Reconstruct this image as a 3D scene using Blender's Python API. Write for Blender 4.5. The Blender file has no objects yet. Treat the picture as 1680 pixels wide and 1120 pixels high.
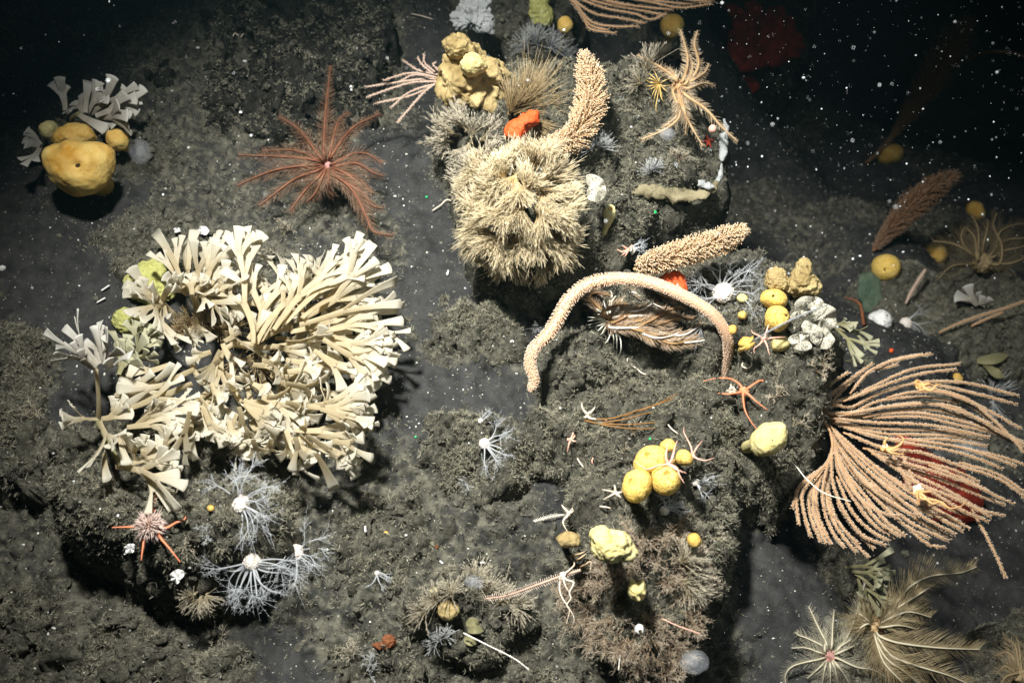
import bpy, math, random
import numpy as np
from mathutils import Vector

SC = bpy.context.scene
COL = SC.collection

# ------------------------------------------------------------------ camera
PITCH = math.radians(58.0)
DIST = 2.6
TANH = math.tan(math.radians(25.0))
F = np.array([0.0, math.cos(PITCH), -math.sin(PITCH)])
R = np.array([1.0, 0.0, 0.0])
U = np.array([0.0, math.sin(PITCH), math.cos(PITCH)])
N = -F
CAM = -F * DIST
cam_data = bpy.data.cameras.new("camera")
cam = bpy.data.objects.new("camera", cam_data)
COL.objects.link(cam)
cam.location = CAM
cam.rotation_euler = (math.radians(90.0) - PITCH, 0.0, 0.0)
cam_data.sensor_width = 36.0
cam_data.lens = 18.0 / TANH
cam_data.clip_end = 60.0
cam_data.clip_start = 0.02
cam_data.dof.use_dof = True
cam_data.dof.focus_distance = 2.5
cam_data.dof.aperture_fstop = 2.8
SC.camera = cam

# ------------------------------------------------------------------ water light: the diving vehicle's main lamp and an added fill
W = bpy.data.worlds.new("World")
SC.world = W
W.use_nodes = True
W.node_tree.nodes["Background"].inputs[0].default_value = (0.010, 0.023, 0.028, 1)
W.node_tree.nodes["Background"].inputs[1].default_value = 0.6

def aim(o, target):
    d = Vector(target) - o.location
    o.rotation_euler = d.to_track_quat('-Z', 'Y').to_euler()

def spot(name, loc, target, watts, angle, blend, size, color):
    l = bpy.data.lights.new(name, 'SPOT')
    l.energy = watts
    l.spot_size = math.radians(angle)
    l.spot_blend = blend
    l.shadow_soft_size = size
    l.color = color
    o = bpy.data.objects.new(name, l)
    COL.objects.link(o)
    o.location = Vector(loc)
    aim(o, target)
    return o

spot("spot_lamp", CAM - 0.45 * R + 1.5 * U - 0.25 * N, np.array([0.03, -0.08, 0.0]), 1060, 63, 1.0, 0.11, (1.0, 0.99, 0.94))
spot("spot_lamp", CAM + 0.85 * R + 0.55 * U, np.array([0.75, 0.25, -0.3]), 48, 66, 1.0, 0.12, (0.92, 1.0, 0.98))  # weak fill lamp, added to lift the right side and the gloom

SC.view_settings.view_transform = 'Standard'
SC.view_settings.look = 'None'
SC.view_settings.exposure = 0.0
SC.view_settings.gamma = 1.0
SC.cycles.max_bounces = 5
SC.cycles.transparent_max_bounces = 24
SC.cycles.diffuse_bounces = 2
SC.cycles.caustics_reflective = False
SC.cycles.caustics_refractive = False

# ------------------------------------------------------------------ picture point -> world point
def ray(px, py):
    return F + R * ((px - 840.0) / 840.0 * TANH) + U * ((560.0 - py) / 840.0 * TANH)

def P(px, py, z):                       # where the line of sight meets the level z
    d = ray(px, py)
    return CAM + d * ((z - CAM[2]) / d[2])

def mm(p):                              # metres that one photograph pixel covers at p
    return float(np.dot(np.asarray(p) - CAM, F)) * TANH / 840.0

def Z(x0, y0, s, pts):                  # enlarged-crop coordinates -> photograph pixels
    return [(x0 + a / s, y0 + b / s) for a, b in pts]

# ------------------------------------------------------------------ noise
def _h(ix, iy, iz, seed):
    h = (ix * 374761393 + iy * 668265263 + iz * 2147483647 + seed * 974634777) & 0xFFFFFFFF
    h = ((h ^ (h >> 13)) * 1274126177) & 0xFFFFFFFF
    h = ((h ^ (h >> 16)) * 2246822519) & 0xFFFFFFFF
    return ((h ^ (h >> 15)) & 0xFFFF) / 65535.0

def vnoise(p, seed=0):
    p = np.asarray(p, float)
    i = np.floor(p).astype(np.int64)
    f = p - i
    f = f * f * f * (f * (f * 6 - 15) + 10)
    r = 0
    for dx in (0, 1):
        wx = f[..., 0] if dx else 1 - f[..., 0]
        for dy in (0, 1):
            wy = f[..., 1] if dy else 1 - f[..., 1]
            for dz in (0, 1):
                wz = f[..., 2] if dz else 1 - f[..., 2]
                r = r + wx * wy * wz * _h(i[..., 0] + dx, i[..., 1] + dy, i[..., 2] + dz, seed)
    return r * 2 - 1

ROT = np.array([[0.36, 0.48, -0.8], [-0.8, 0.6, 0.0], [0.48, 0.64, 0.6]])

def fbm(p, octv=4, seed=0, gain=0.5, billow=False):
    p = np.asarray(p, float)
    a, s = 1.0, 0
    for o in range(octv):
        p = p @ ROT
        n = vnoise(p * 2.03 ** o + 17.3 * o, seed + o)
        s = s + a * (np.abs(n) * 2 - 0.6 if billow else n)
        a *= gain
    return s

def sstep(a, b, x):
    t = np.clip((x - a) / (b - a), 0, 1)
    return t * t * (3 - 2 * t)

# ------------------------------------------------------------------ mesh building
class MB:
    def __init__(s):
        s.v = []; s.f = []; s.t = []; s.n = 0
    def add(s, V, Fc, t=0.0):
        V = np.asarray(V, float).reshape(-1, 3)
        Fc = np.asarray(Fc, np.int64)
        s.v.append(V)
        s.f.append(Fc + s.n)
        s.t.append(np.broadcast_to(np.asarray(t, float).reshape(-1) if np.ndim(t) else t, (len(V),)).copy())
        s.n += len(V)
        return s
    def join(s, o):
        for V, Fc, t in zip(o.v, o.f, o.t):
            pass
        if o.n:
            V = np.concatenate(o.v)
            s.v.append(V); s.t.append(np.concatenate(o.t))
            s.f += [q + s.n for q in o.f]
            s.n += len(V)
        return s

def grid_faces(nu, nv, closed=False):
    i = np.arange(nu - 1)[:, None]
    j = np.arange(nv if closed else nv - 1)[None, :]
    j2 = (j + 1) % nv
    a = i * nv + j; b = i * nv + j2; c = (i + 1) * nv + j2; d = (i + 1) * nv + j
    return np.stack([a + 0 * j, b, c, d + 0 * j], -1).reshape(-1, 4)

def nrm(a):
    return a / np.maximum(np.linalg.norm(a, axis=-1, keepdims=True), 1e-9)

def frames(paths, ref):
    T = nrm(np.gradient(paths, axis=-2))
    ref = np.broadcast_to(ref, T.shape)
    A = nrm(np.cross(ref, T) + 1e-6)
    B = np.cross(T, A)
    return T, A, B

def tubes(mb, paths, rad, sides=4, t=None, ref=None):
    """many tubes at once; paths (m,n,3), rad (m,n) or (n,) or scalar"""
    paths = np.asarray(paths, float)
    if paths.ndim == 2:
        paths = paths[None]
    m, n, _ = paths.shape
    rad = np.broadcast_to(rad, (m, n)).astype(float)
    T, A, B = frames(paths, N if ref is None else ref)
    th = np.arange(sides) * 2 * math.pi / sides
    V = paths[:, :, None, :] + rad[:, :, None, None] * (A[:, :, None, :] * np.cos(th)[:, None] + B[:, :, None, :] * np.sin(th)[:, None])
    fq = grid_faces(n, sides, True)
    Fq = (fq[None] + (np.arange(m) * n * sides)[:, None, None]).reshape(-1, 4)
    if t is None:
        t = np.linspace(0, 1, n)
    t = np.broadcast_to(t, (m, n))
    mb.add(V.reshape(-1, 3), Fq, np.repeat(t.reshape(-1), sides))
    if sides > 2:
        base = mb.n - m * n * sides
        if sides == 3:
            cap = (base + np.arange(m)[:, None] * n * sides + (n - 1) * sides + np.arange(3)[None])
            mb.f.append(cap)
        else:
            c0 = base + np.arange(m)[:, None] * n * sides + (n - 1) * sides
            for k in range(1, sides - 1):
                mb.f.append(np.concatenate([c0, c0 + k, c0 + k + 1], 1))
            c0 = base + np.arange(m)[:, None] * n * sides
            for k in range(1, sides - 1):
                mb.f.append(np.concatenate([c0, c0 + k + 1, c0 + k], 1))
    return mb

def smooth_path(pts, n):
    """Catmull-Rom through points, n samples evenly spaced"""
    p = np.asarray(pts, float)
    if len(p) == 2:
        return p[0] + (p[1] - p[0]) * np.linspace(0, 1, n)[:, None]
    q = np.vstack([2 * p[0] - p[1], p, 2 * p[-1] - p[-2]])
    out = []
    for i in range(1, len(q) - 2):
        u = np.linspace(0, 1, 24, endpoint=False)[:, None]
        a, b, c, d = q[i - 1], q[i], q[i + 1], q[i + 2]
        out.append(0.5 * (2 * b + (c - a) * u + (2 * a - 5 * b + 4 * c - d) * u * u + (-a + 3 * b - 3 * c + d) * u ** 3))
    out = np.vstack(out + [p[-1:]])
    s = np.concatenate([[0], np.cumsum(np.linalg.norm(np.diff(out, axis=0), axis=1))])
    k = np.linspace(0, s[-1], n)
    return np.stack([np.interp(k, s, out[:, c]) for c in range(3)], 1)

_ico = {}
def ico(level):
    if level in _ico:
        return _ico[level]
    g = (1 + 5 ** 0.5) / 2
    v = [(-1, g, 0), (1, g, 0), (-1, -g, 0), (1, -g, 0), (0, -1, g), (0, 1, g), (0, -1, -g), (0, 1, -g), (g, 0, -1), (g, 0, 1), (-g, 0, -1), (-g, 0, 1)]
    f = [(0, 11, 5), (0, 5, 1), (0, 1, 7), (0, 7, 10), (0, 10, 11), (1, 5, 9), (5, 11, 4), (11, 10, 2), (10, 7, 6), (7, 1, 8), (3, 9, 4), (3, 4, 2), (3, 2, 6), (3, 6, 8), (3, 8, 9), (4, 9, 5), (2, 4, 11), (6, 2, 10), (8, 6, 7), (9, 8, 1)]
    v = [np.array(a, float) / np.linalg.norm(a) for a in v]
    for _ in range(level):
        mid = {}; nf = []
        def m(a, b):
            k = (min(a, b), max(a, b))
            if k not in mid:
                w = v[a] + v[b]; v.append(w / np.linalg.norm(w)); mid[k] = len(v) - 1
            return mid[k]
        for a, b, c in f:
            x, y, z = m(a, b), m(b, c), m(c, a)
            nf += [(a, x, z), (b, y, x), (c, z, y), (x, y, z)]
        f = nf
    _ico[level] = (np.array(v), np.array(f))
    return _ico[level]

def balls(mb, centers, radii, level=0, t=0.0):
    V0, F0 = ico(level)
    c = np.asarray(centers, float).reshape(-1, 3)
    r = np.broadcast_to(radii, (len(c),))
    V = c[:, None] + V0[None] * r[:, None, None]
    Fq = (F0[None] + (np.arange(len(c)) * len(V0))[:, None, None]).reshape(-1, 3)
    tt = np.broadcast_to(t, (len(c),))
    mb.add(V.reshape(-1, 3), Fq, np.repeat(tt, len(V0)))
    return mb

def build(name, mb, material, parent=None, base=None, smooth=True):
    """link the gathered shapes as ONE mesh object"""
    V = np.concatenate(mb.v).astype(np.float32)
    if parent is not None and base is None:
        base = world_of(parent)
    if base is not None:
        V = V - np.asarray(base, np.float32)
    me = bpy.data.meshes.new(name)
    me.vertices.add(len(V))
    me.vertices.foreach_set("co", V.ravel())
    tri = [q for q in mb.f if q.shape[1] == 3]
    quad = [q for q in mb.f if q.shape[1] == 4]
    L = []; tot = []
    if quad:
        q = np.concatenate(quad); L.append(q.ravel()); tot.append(np.full(len(q), 4))
    if tri:
        q = np.concatenate(tri); L.append(q.ravel()); tot.append(np.full(len(q), 3))
    L = np.concatenate(L).astype(np.int32); tot = np.concatenate(tot).astype(np.int32)
    me.loops.add(len(L)); me.loops.foreach_set("vertex_index", L)
    me.polygons.add(len(tot))
    start = np.concatenate([[0], np.cumsum(tot)[:-1]]).astype(np.int32)
    me.polygons.foreach_set("loop_start", start)
    me.polygons.foreach_set("loop_total", tot)
    me.polygons.foreach_set("use_smooth", np.full(len(tot), smooth))
    at = me.attributes.new("t", 'FLOAT', 'POINT')
    at.data.foreach_set("value", np.concatenate(mb.t).astype(np.float32))
    me.update(calc_edges=True)
    me.validate()
    me.materials.append(material)
    o = bpy.data.objects.new(name, me)
    COL.objects.link(o)
    if parent is not None:
        o.parent = parent
        o.location = Vector(np.asarray(base, float) - world_of(parent))
    elif base is not None:
        o.location = Vector(np.asarray(base, float))
    return o

def world_of(o):
    p = np.array(o.location)
    while o.parent is not None:
        o = o.parent
        p = p + np.array(o.location)
    return p

def tag(o, label=None, cat=None, group=None, kind=None):
    if label: o["label"] = label
    if cat: o["category"] = cat
    if group: o["group"] = group
    if kind: o["kind"] = kind
    return o

def thing(name, label, cat, base, group=None):
    o = bpy.data.objects.new(name, None)
    o.empty_display_size = 0.03
    COL.objects.link(o)
    o.location = Vector(np.asarray(base, float))
    return tag(o, label, cat, group)

# ------------------------------------------------------------------ materials
def mat(name, c0, c1, scale=30.0, rough=0.75, bump=0.0, bscale=None, tip=None, tip_range=(0.5, 1.0), trans=0.0, alpha=1.0, sss=0.0,
        specks=None, pores=None, spec=0.25, bdist=0.004):
    m = bpy.data.materials.new(name)
    m.use_nodes = True
    nt = m.node_tree; nd = nt.nodes; lk = nt.links
    bs = nd["Principled BSDF"]; out = nd["Material Output"]
    bs.inputs["Roughness"].default_value = rough
    bs.inputs["Specular IOR Level"].default_value = spec
    tc = nd.new("ShaderNodeTexCoord")
    nz = nd.new("ShaderNodeTexNoise"); nz.inputs["Scale"].default_value = scale
    nz.inputs["Detail"].default_value = 6.0; nz.inputs["Roughness"].default_value = 0.62
    lk.new(tc.outputs["Object"], nz.inputs["Vector"])
    rp = nd.new("ShaderNodeValToRGB")
    rp.color_ramp.elements[0].position = 0.32; rp.color_ramp.elements[1].position = 0.68
    rp.color_ramp.elements[0].color = (*c0, 1); rp.color_ramp.elements[1].color = (*c1, 1)
    lk.new(nz.outputs["Fac"], rp.inputs["Fac"])
    col = rp.outputs["Color"]
    def mixc(fac, a, b):
        mx = nd.new("ShaderNodeMix"); mx.data_type = 'RGBA'
        lk.new(fac, mx.inputs["Factor"]); lk.new(a, mx.inputs[6])
        if isinstance(b, tuple): mx.inputs[7].default_value = (*b, 1)
        else: lk.new(b, mx.inputs[7])
        return mx.outputs[2]
    if tip is not None:
        at = nd.new("ShaderNodeAttribute"); at.attribute_name = "t"
        mr = nd.new("ShaderNodeMapRange"); mr.interpolation_type = 'SMOOTHSTEP'
        mr.inputs["From Min"].default_value = tip_range[0]; mr.inputs["From Max"].default_value = tip_range[1]
        lk.new(at.outputs["Fac"], mr.inputs["Value"])
        col = mixc(mr.outputs["Result"], col, tip)
    height = None
    for sp in (specks or []):               # (scale, size, colour): small coloured grains
        vo = nd.new("ShaderNodeTexVoronoi"); vo.inputs["Scale"].default_value = sp[0]
        lk.new(tc.outputs["Object"], vo.inputs["Vector"])
        mr = nd.new("ShaderNodeMapRange"); mr.inputs["From Min"].default_value = sp[1]; mr.inputs["From Max"].default_value = sp[1] * 0.7
        lk.new(vo.outputs["Distance"], mr.inputs["Value"])
        nz2 = nd.new("ShaderNodeTexNoise"); nz2.inputs["Scale"].default_value = sp[0] * 0.23
        lk.new(tc.outputs["Object"], nz2.inputs["Vector"])
        mr2 = nd.new("ShaderNodeMapRange"); mr2.inputs["From Min"].default_value = 0.5; mr2.inputs["From Max"].default_value = 0.62
        lk.new(nz2.outputs["Fac"], mr2.inputs["Value"])
        mu = nd.new("ShaderNodeMath"); mu.operation = 'MULTIPLY'
        lk.new(mr.outputs["Result"], mu.inputs[0]); lk.new(mr2.outputs["Result"], mu.inputs[1])
        col = mixc(mu.outputs[0], col, sp[2])
    if pores is not None:                   # (scale, size, colour): a sieve of small pits
        vo = nd.new("ShaderNodeTexVoronoi"); vo.inputs["Scale"].default_value = pores[0]
        lk.new(tc.outputs["Object"], vo.inputs["Vector"])
        mr = nd.new("ShaderNodeMapRange"); mr.inputs["From Min"].default_value = pores[1] * 1.3; mr.inputs["From Max"].default_value = pores[1] * 0.7
        lk.new(vo.outputs["Distance"], mr.inputs["Value"])
        col = mixc(mr.outputs["Result"], col, pores[2])
        height = mr.outputs["Result"]
    lk.new(col, bs.inputs["Base Color"])
    if sss > 0:
        bs.inputs["Subsurface Weight"].default_value = sss
        bs.inputs["Subsurface Radius"].default_value = (1.0, 0.6, 0.3)
        bs.inputs["Subsurface Scale"].default_value = 0.006
    if bump > 0:
        nb = nd.new("ShaderNodeTexNoise"); nb.inputs["Scale"].default_value = bscale or scale * 4
        nb.inputs["Detail"].default_value = 8.0; nb.inputs["Roughness"].default_value = 0.7
        lk.new(tc.outputs["Object"], nb.inputs["Vector"])
        bp = nd.new("ShaderNodeBump"); bp.inputs["Strength"].default_value = bump; bp.inputs["Distance"].default_value = bdist
        h = nb.outputs["Fac"]
        if height is not None:
            sb = nd.new("ShaderNodeMath"); sb.operation = 'SUBTRACT'
            lk.new(nb.outputs["Fac"], sb.inputs[0]); lk.new(height, sb.inputs[1]); h = sb.outputs[0]
        lk.new(h, bp.inputs["Height"]); lk.new(bp.outputs["Normal"], bs.inputs["Normal"])
    sh = bs.outputs[0]
    if trans > 0:
        tr = nd.new("ShaderNodeBsdfTranslucent"); lk.new(col, tr.inputs["Color"])
        mx = nd.new("ShaderNodeMixShader"); mx.inputs[0].default_value = trans
        lk.new(sh, mx.inputs[1]); lk.new(tr.outputs[0], mx.inputs[2]); sh = mx.outputs[0]
    if alpha < 1:
        tp = nd.new("ShaderNodeBsdfTransparent")
        mx = nd.new("ShaderNodeMixShader"); mx.inputs[0].default_value = alpha
        lk.new(tp.outputs[0], mx.inputs[1]); lk.new(sh, mx.inputs[2]); sh = mx.outputs[0]
    lk.new(sh, out.inputs["Surface"])
    return m

def tint_by_t(m, c0, c1, scale):
    """silt colour that changes to olive crust where the attribute t says the ground is rough"""
    nt = m.node_tree; nd = nt.nodes; lk = nt.links
    bs = nd["Principled BSDF"]; src = bs.inputs["Base Color"].links[0].from_socket
    at = nd.new("ShaderNodeAttribute"); at.attribute_name = "t"
    tc = nd.new("ShaderNodeTexCoord"); nz = nd.new("ShaderNodeTexNoise"); nz.inputs["Scale"].default_value = scale; nz.inputs["Detail"].default_value = 8
    lk.new(tc.outputs["Object"], nz.inputs["Vector"])
    rp = nd.new("ShaderNodeValToRGB"); rp.color_ramp.elements[0].position = .35; rp.color_ramp.elements[1].position = .65
    rp.color_ramp.elements[0].color = (*c0, 1); rp.color_ramp.elements[1].color = (*c1, 1)
    lk.new(nz.outputs["Fac"], rp.inputs["Fac"])
    ad = nd.new("ShaderNodeMath"); ad.operation = 'ADD'; lk.new(at.outputs["Fac"], ad.inputs[0])
    sb = nd.new("ShaderNodeMath"); sb.operation = 'SUBTRACT'; lk.new(nz.outputs["Fac"], sb.inputs[0]); sb.inputs[1].default_value = .5
    lk.new(sb.outputs[0], ad.inputs[1])
    mr = nd.new("ShaderNodeMapRange"); mr.interpolation_type = 'SMOOTHSTEP'; mr.inputs["From Min"].default_value = .25; mr.inputs["From Max"].default_value = .75
    lk.new(ad.outputs[0], mr.inputs["Value"])
    mx = nd.new("ShaderNodeMix"); mx.data_type = 'RGBA'
    lk.new(mr.outputs["Result"], mx.inputs["Factor"]); lk.new(src, mx.inputs[6]); lk.new(rp.outputs["Color"], mx.inputs[7])
    lk.new(mx.outputs[2], bs.inputs["Base Color"])

M = {}
M['sediment'] = mat("sediment", (0.024, 0.0245, 0.0245), (0.056, 0.056, 0.054), 26, 0.95, 0.9, 190, spec=0.1,
                    specks=[(330, 0.22, (0.015, 0.014, 0.013)), (260, 0.16, (0.22, 0.21, 0.17)), (120, 0.09, (0.35, 0.34, 0.30))])
tint_by_t(M['sediment'], (0.036, 0.0355, 0.030), (0.140, 0.134, 0.103), 42)
M['rock'] = mat("crusted_rock", (0.040, 0.039, 0.032), (0.180, 0.171, 0.130), 42, 0.95, 1.0, 110, spec=0.1, bdist=0.014,
                specks=[(300, 0.25, (0.02, 0.02, 0.018)), (210, 0.17, (0.20, 0.19, 0.13)), (95, 0.08, (0.36, 0.35, 0.30)), (60, 0.10, (0.20, 0.16, 0.05))])
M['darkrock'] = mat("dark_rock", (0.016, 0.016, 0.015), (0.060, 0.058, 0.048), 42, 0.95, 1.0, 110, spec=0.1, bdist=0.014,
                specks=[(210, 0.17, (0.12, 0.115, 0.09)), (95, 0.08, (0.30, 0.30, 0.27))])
M['turf'] = mat("turf_fuzz", (0.055, 0.054, 0.042), (0.38, 0.357, 0.262), 75, 0.9, tip=(0.52, 0.49, 0.375), tip_range=(0.5, 1.1), trans=0.25, spec=0.1)
# ------------------------------------------------------------------ seabed
STEP = 0.005
X0, X1, Y0, Y1 = -2.6, 4.4, -1.9, 5.1
NX = int((X1 - X0) / STEP) + 1
NY = int((Y1 - Y0) / STEP) + 1
CTRL = [(100, 400, 0), (100, 700, 0), (60, 1000, -.18), (300, 1015, -.20), (140, 960, -.22), (420, 1010, -.14), (40, 850, -.14), (200, 1060, -.12), (400, 350, 0), (300, 60, 0), (60, 60, -.05), (700, 640, 0), (560, 880, -.02),
        (760, 820, -.02), (560, 1060, -.10), (900, 1080, -.12), (1230, 1000, -.22), (1320, 950, -.28), (1250, 1100, -.25), (1600, 1050, -.60),
        (1480, 960, -.6), (1330, 640, -.12), (1450, 600, -.6), (1300, 400, -1.0), (1240, 320, -1.15), (1400, 300, -1.5), (1450, 440, -.9), (1600, 420, -1.2), (1300, 200, -1.6),
        (1500, 200, -1.7), (1660, 100, -2.4), (1200, 50, -1.2), (1100, 40, -.8), (1000, 30, -.5), (640, 40, -.15), (660, 330, 0), (860, 500, -.04),
        (1660, 700, -.9), (500, 600, 0), (850, -80, -.3), (300, -80, -.1), (-100, 500, 0), (600, 1200, -.1), (100, 1200, -.15), (1600, 1250, -.6)]
cw = np.array([P(a, b, z) for a, b, z in CTRL])

def base_h(x, y):
    num = 0; den = 0
    for c in cw:
        w = 1.0 / ((x - c[0]) ** 2 + (y - c[1]) ** 2 + 0.012) ** 1.6
        num = num + w * c[2]; den = den + w
    return num / den

gx = X0 + STEP * np.arange(NX)
gy = Y0 + STEP * np.arange(NY)
GX, GY = np.meshgrid(gx[::8], gy[::8], indexing='ij')
bh = base_h(GX, GY)
def up_sample(a, n0, n1):
    i = np.linspace(0, a.shape[0] - 1, n0); j = np.linspace(0, a.shape[1] - 1, n1)
    i = np.minimum(np.arange(n0) / 8.0, a.shape[0] - 1.001); j = np.minimum(np.arange(n1) / 8.0, a.shape[1] - 1.001)
    i0 = i.astype(int); j0 = j.astype(int); fi = (i - i0)[:, None]; fj = (j - j0)[None]
    return (a[i0][:, j0] * (1 - fi) * (1 - fj) + a[i0 + 1][:, j0] * fi * (1 - fj) + a[i0][:, j0 + 1] * (1 - fi) * fj + a[i0 + 1][:, j0 + 1] * fi * fj)
BASE = up_sample(bh, NX, NY)
GX, GY = np.meshgrid(gx, gy, indexing='ij')
P3 = np.stack([GX, GY, 0 * GX], -1)
BASE = BASE + 0.022 * fbm(P3 * 3.2, 3, 5) + 0.008 * fbm(P3 * 14, 3, 9)
ROUGH = sstep(0.05, 0.5, fbm(P3 * 2.6, 2, 31))
BASE = BASE + ROUGH * (0.020 * np.maximum(fbm(P3 * 26, 3, 12, billow=True), -0.3) + 0.016 * fbm(P3 * 9, 2, 14)) + 0.0016 * vnoise(P3 * 85, 3)
HM = BASE.copy()

def in_poly_dist(px, py, poly):
    """signed distance, positive inside"""
    d2 = np.full(px.shape, 1e9); ins = np.zeros(px.shape, bool)
    n = len(poly)
    for i in range(n):
        a = poly[i]; b = poly[(i + 1) % n]
        ex, ey = b[0] - a[0], b[1] - a[1]
        wx, wy = px - a[0], py - a[1]
        t = np.clip((wx * ex + wy * ey) / (ex * ex + ey * ey + 1e-12), 0, 1)
        d2 = np.minimum(d2, (wx - ex * t) ** 2 + (wy - ey * t) ** 2)
        c = ((a[1] <= py) & (b[1] > py)) | ((b[1] <= py) & (a[1] > py))
        xi = a[0] + (py - a[1]) / (ey if abs(ey) > 1e-9 else 1e-9) * ex
        ins ^= c & (px < xi)
    return np.where(ins, 1, -1) * np.sqrt(d2)

def idx(x, y):
    return (x - X0) / STEP, (y - Y0) / STEP

def height(x, y):
    i, j = idx(np.asarray(x, float), np.asarray(y, float))
    i = np.clip(i, 0, NX - 2.001); j = np.clip(j, 0, NY - 2.001)
    i0 = i.astype(int); j0 = j.astype(int); fi = i - i0; fj = j - j0
    return (HM[i0, j0] * (1 - fi) * (1 - fj) + HM[i0 + 1, j0] * fi * (1 - fj) + HM[i0, j0 + 1] * (1 - fi) * fj + HM[i0 + 1, j0 + 1] * fi * fj)

def hit(px, py):
    """first point of seabed or rock along a line of sight"""
    d = ray(px, py)
    s = np.linspace(1.2, 9.0, 3000)
    q = CAM + d * s[:, None]
    k = np.argmax(q[:, 2] < height(q[:, 0], q[:, 1]))
    if k == 0: k = len(s) - 1
    return q[k].copy()

ROCKTOPS = []
def rock(label, poly, H, w=None, seed=1, p=2.3, lump=0.5, zb=None, tilt=(0, 0), sink=0.03, turf=1.0, ragged=0.02, material=None):
    """a boulder standing on the seabed: traced footprint, real height, rounded lumpy sides"""
    cx = np.mean([a for a, b in poly]); cy = np.mean([b for a, b in poly])
    if zb is None:
        zb = hit(cx, cy)[2]
    pw = np.array([P(a, b, zb + 0.45 * H)[:2] for a, b in poly])
    w = w or 0.8 * H
    i0 = int((pw[:, 0].min() - 0.05 - X0) / STEP); i1 = int((pw[:, 0].max() + 0.05 - X0) / STEP)
    j0 = int((pw[:, 1].min() - 0.05 - Y0) / STEP); j1 = int((pw[:, 1].max() + 0.05 - Y0) / STEP)
    i0 = max(i0, 0); j0 = max(j0, 0); i1 = min(i1, NX - 1); j1 = min(j1, NY - 1)
    x, y = np.meshgrid(gx[i0:i1], gy[j0:j1], indexing='ij')
    q = np.stack([x, y, 0 * x + seed * 3.7], -1)
    d = in_poly_dist(x, y, pw) + ragged * fbm(q * 9, 3, seed) + ragged * 0.5 * fbm(q * 30, 2, seed + 4)
    r = np.clip(d / w, 0, 1)
    prof = (1 - (1 - r) ** p) ** (1 / p)
    c = pw.mean(0)
    top = H * (1 + tilt[0] * (x - c[0]) + tilt[1] * (y - c[1]))
    h = prof * (top + H * 0.35 * fbm(q * 4.5, 2, seed + 7)) + np.minimum(prof * 2, 1) * lump * (0.030 * fbm(q * 11, 2, seed + 2) + 0.018 * fbm(q * 26, 3, seed + 3, billow=True) + 0.006 * fbm(q * 70, 2, seed + 6, billow=True))
    z = np.minimum(BASE[i0:i1, j0:j1], zb) * 0.15 + zb * 0.85 - sink + h + np.minimum(d, 0) * 4
    z = z + np.minimum(prof * 3, 1) * (0.0030 * np.random.default_rng(seed).normal(0, 1, z.shape).clip(-2, 2) + 0.006 * fbm(q * 60, 2, seed + 21, billow=True))
    keep = d > -0.012
    V = np.stack([x, y, z], -1).reshape(-1, 3)
    # break up the stretched side walls with a real 3-D push
    push = 0.010 * lump
    V = V + (np.stack([fbm(V * 24, 2, seed + 11), fbm(V * 24, 2, seed + 12), 0 * V[:, 0]], -1)) * push
    fc = grid_faces(i1 - i0, j1 - j0)
    kk = keep.reshape(-1)
    fc = fc[kk[fc].all(1)]
    used = np.unique(fc)
    remap = np.full(len(V), -1); remap[used] = np.arange(len(used))
    mb = MB().add(V[used], remap[fc])
    base = np.array([c[0], c[1], zb])
    o = tag(build("boulder", mb, material or M['rock'], base=base), label, "rock", "boulders crusted with turf on the slope")
    cur = HM[i0:i1, j0:j1].copy()
    HM[i0:i1, j0:j1] = np.where(keep, np.maximum(cur, z), cur)
    gxn, gyn = np.gradient(z, STEP)
    ok = keep & (z > cur)
    ROCKTOPS.append((x[ok], y[ok], z[ok], np.stack([-gxn[ok], -gyn[ok], np.ones(ok.sum())], -1), turf))
    return o

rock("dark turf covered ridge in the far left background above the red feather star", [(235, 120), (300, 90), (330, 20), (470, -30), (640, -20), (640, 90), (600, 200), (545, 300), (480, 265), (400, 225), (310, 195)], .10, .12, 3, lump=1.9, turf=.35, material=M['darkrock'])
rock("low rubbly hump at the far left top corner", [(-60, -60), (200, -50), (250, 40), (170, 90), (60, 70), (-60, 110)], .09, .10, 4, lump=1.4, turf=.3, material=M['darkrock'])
rock("small rock carrying the big smooth yellow sponge", [(95, 175), (200, 190), (262, 200), (285, 240), (262, 275), (220, 285), (150, 275), (75, 262), (60, 220)], .09, .07, 5, sink=.02)
rock("tall boulder behind the bumpy yellow sponge at the top centre", [(735, -60), (960, -60), (935, 70), (905, 130), (850, 150), (740, 150), (715, 100), (740, 40)], .20, .15, 6, lump=1.5, turf=.5)
rock("broad outcrop under the tan feather star and the cream plume clump", [(715, 130), (800, 110), (900, 110), (1010, 130), (1090, 95), (1160, 115), (1212, 190), (1208, 280), (1182, 330), (1105, 350), (1060, 360), (1045, 410), (1000, 445), (930, 465), (850, 470), (790, 440), (760, 390), (745, 300), (710, 230)], .30, .2, 7, lump=1.2, zb=-.03)
rock("low fuzzy ridge above the large frilled cream colony", [(135, 385), (255, 352), (430, 372), (470, 420), (330, 470), (200, 440)], .05, .06, 8)
rock("flat stone below the red feather star", [(480, 335), (525, 328), (560, 345), (545, 372), (500, 370), (475, 355)], .03, .03, 9, ragged=.006)
rock("little round stone right of the frilled colony's tallest fronds", [(597, 385), (632, 385), (645, 405), (628, 418), (600, 412)], .025, .022, 10, ragged=.006)
rock("fuzzy stone with a dark hollow below it left of the sea whip tip", [(715, 520), (760, 492), (820, 490), (862, 535), (866, 572), (835, 602), (790, 606), (755, 580), (725, 555)], .11, .07, 11, lump=.9)
rock("low turf mat between the frilled colony and the fuzzy stone", [(640, 530), (690, 470), (740, 480), (745, 545), (765, 590), (745, 630), (700, 650), (650, 640)], .04, .05, 12, lump=1.2)
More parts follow.
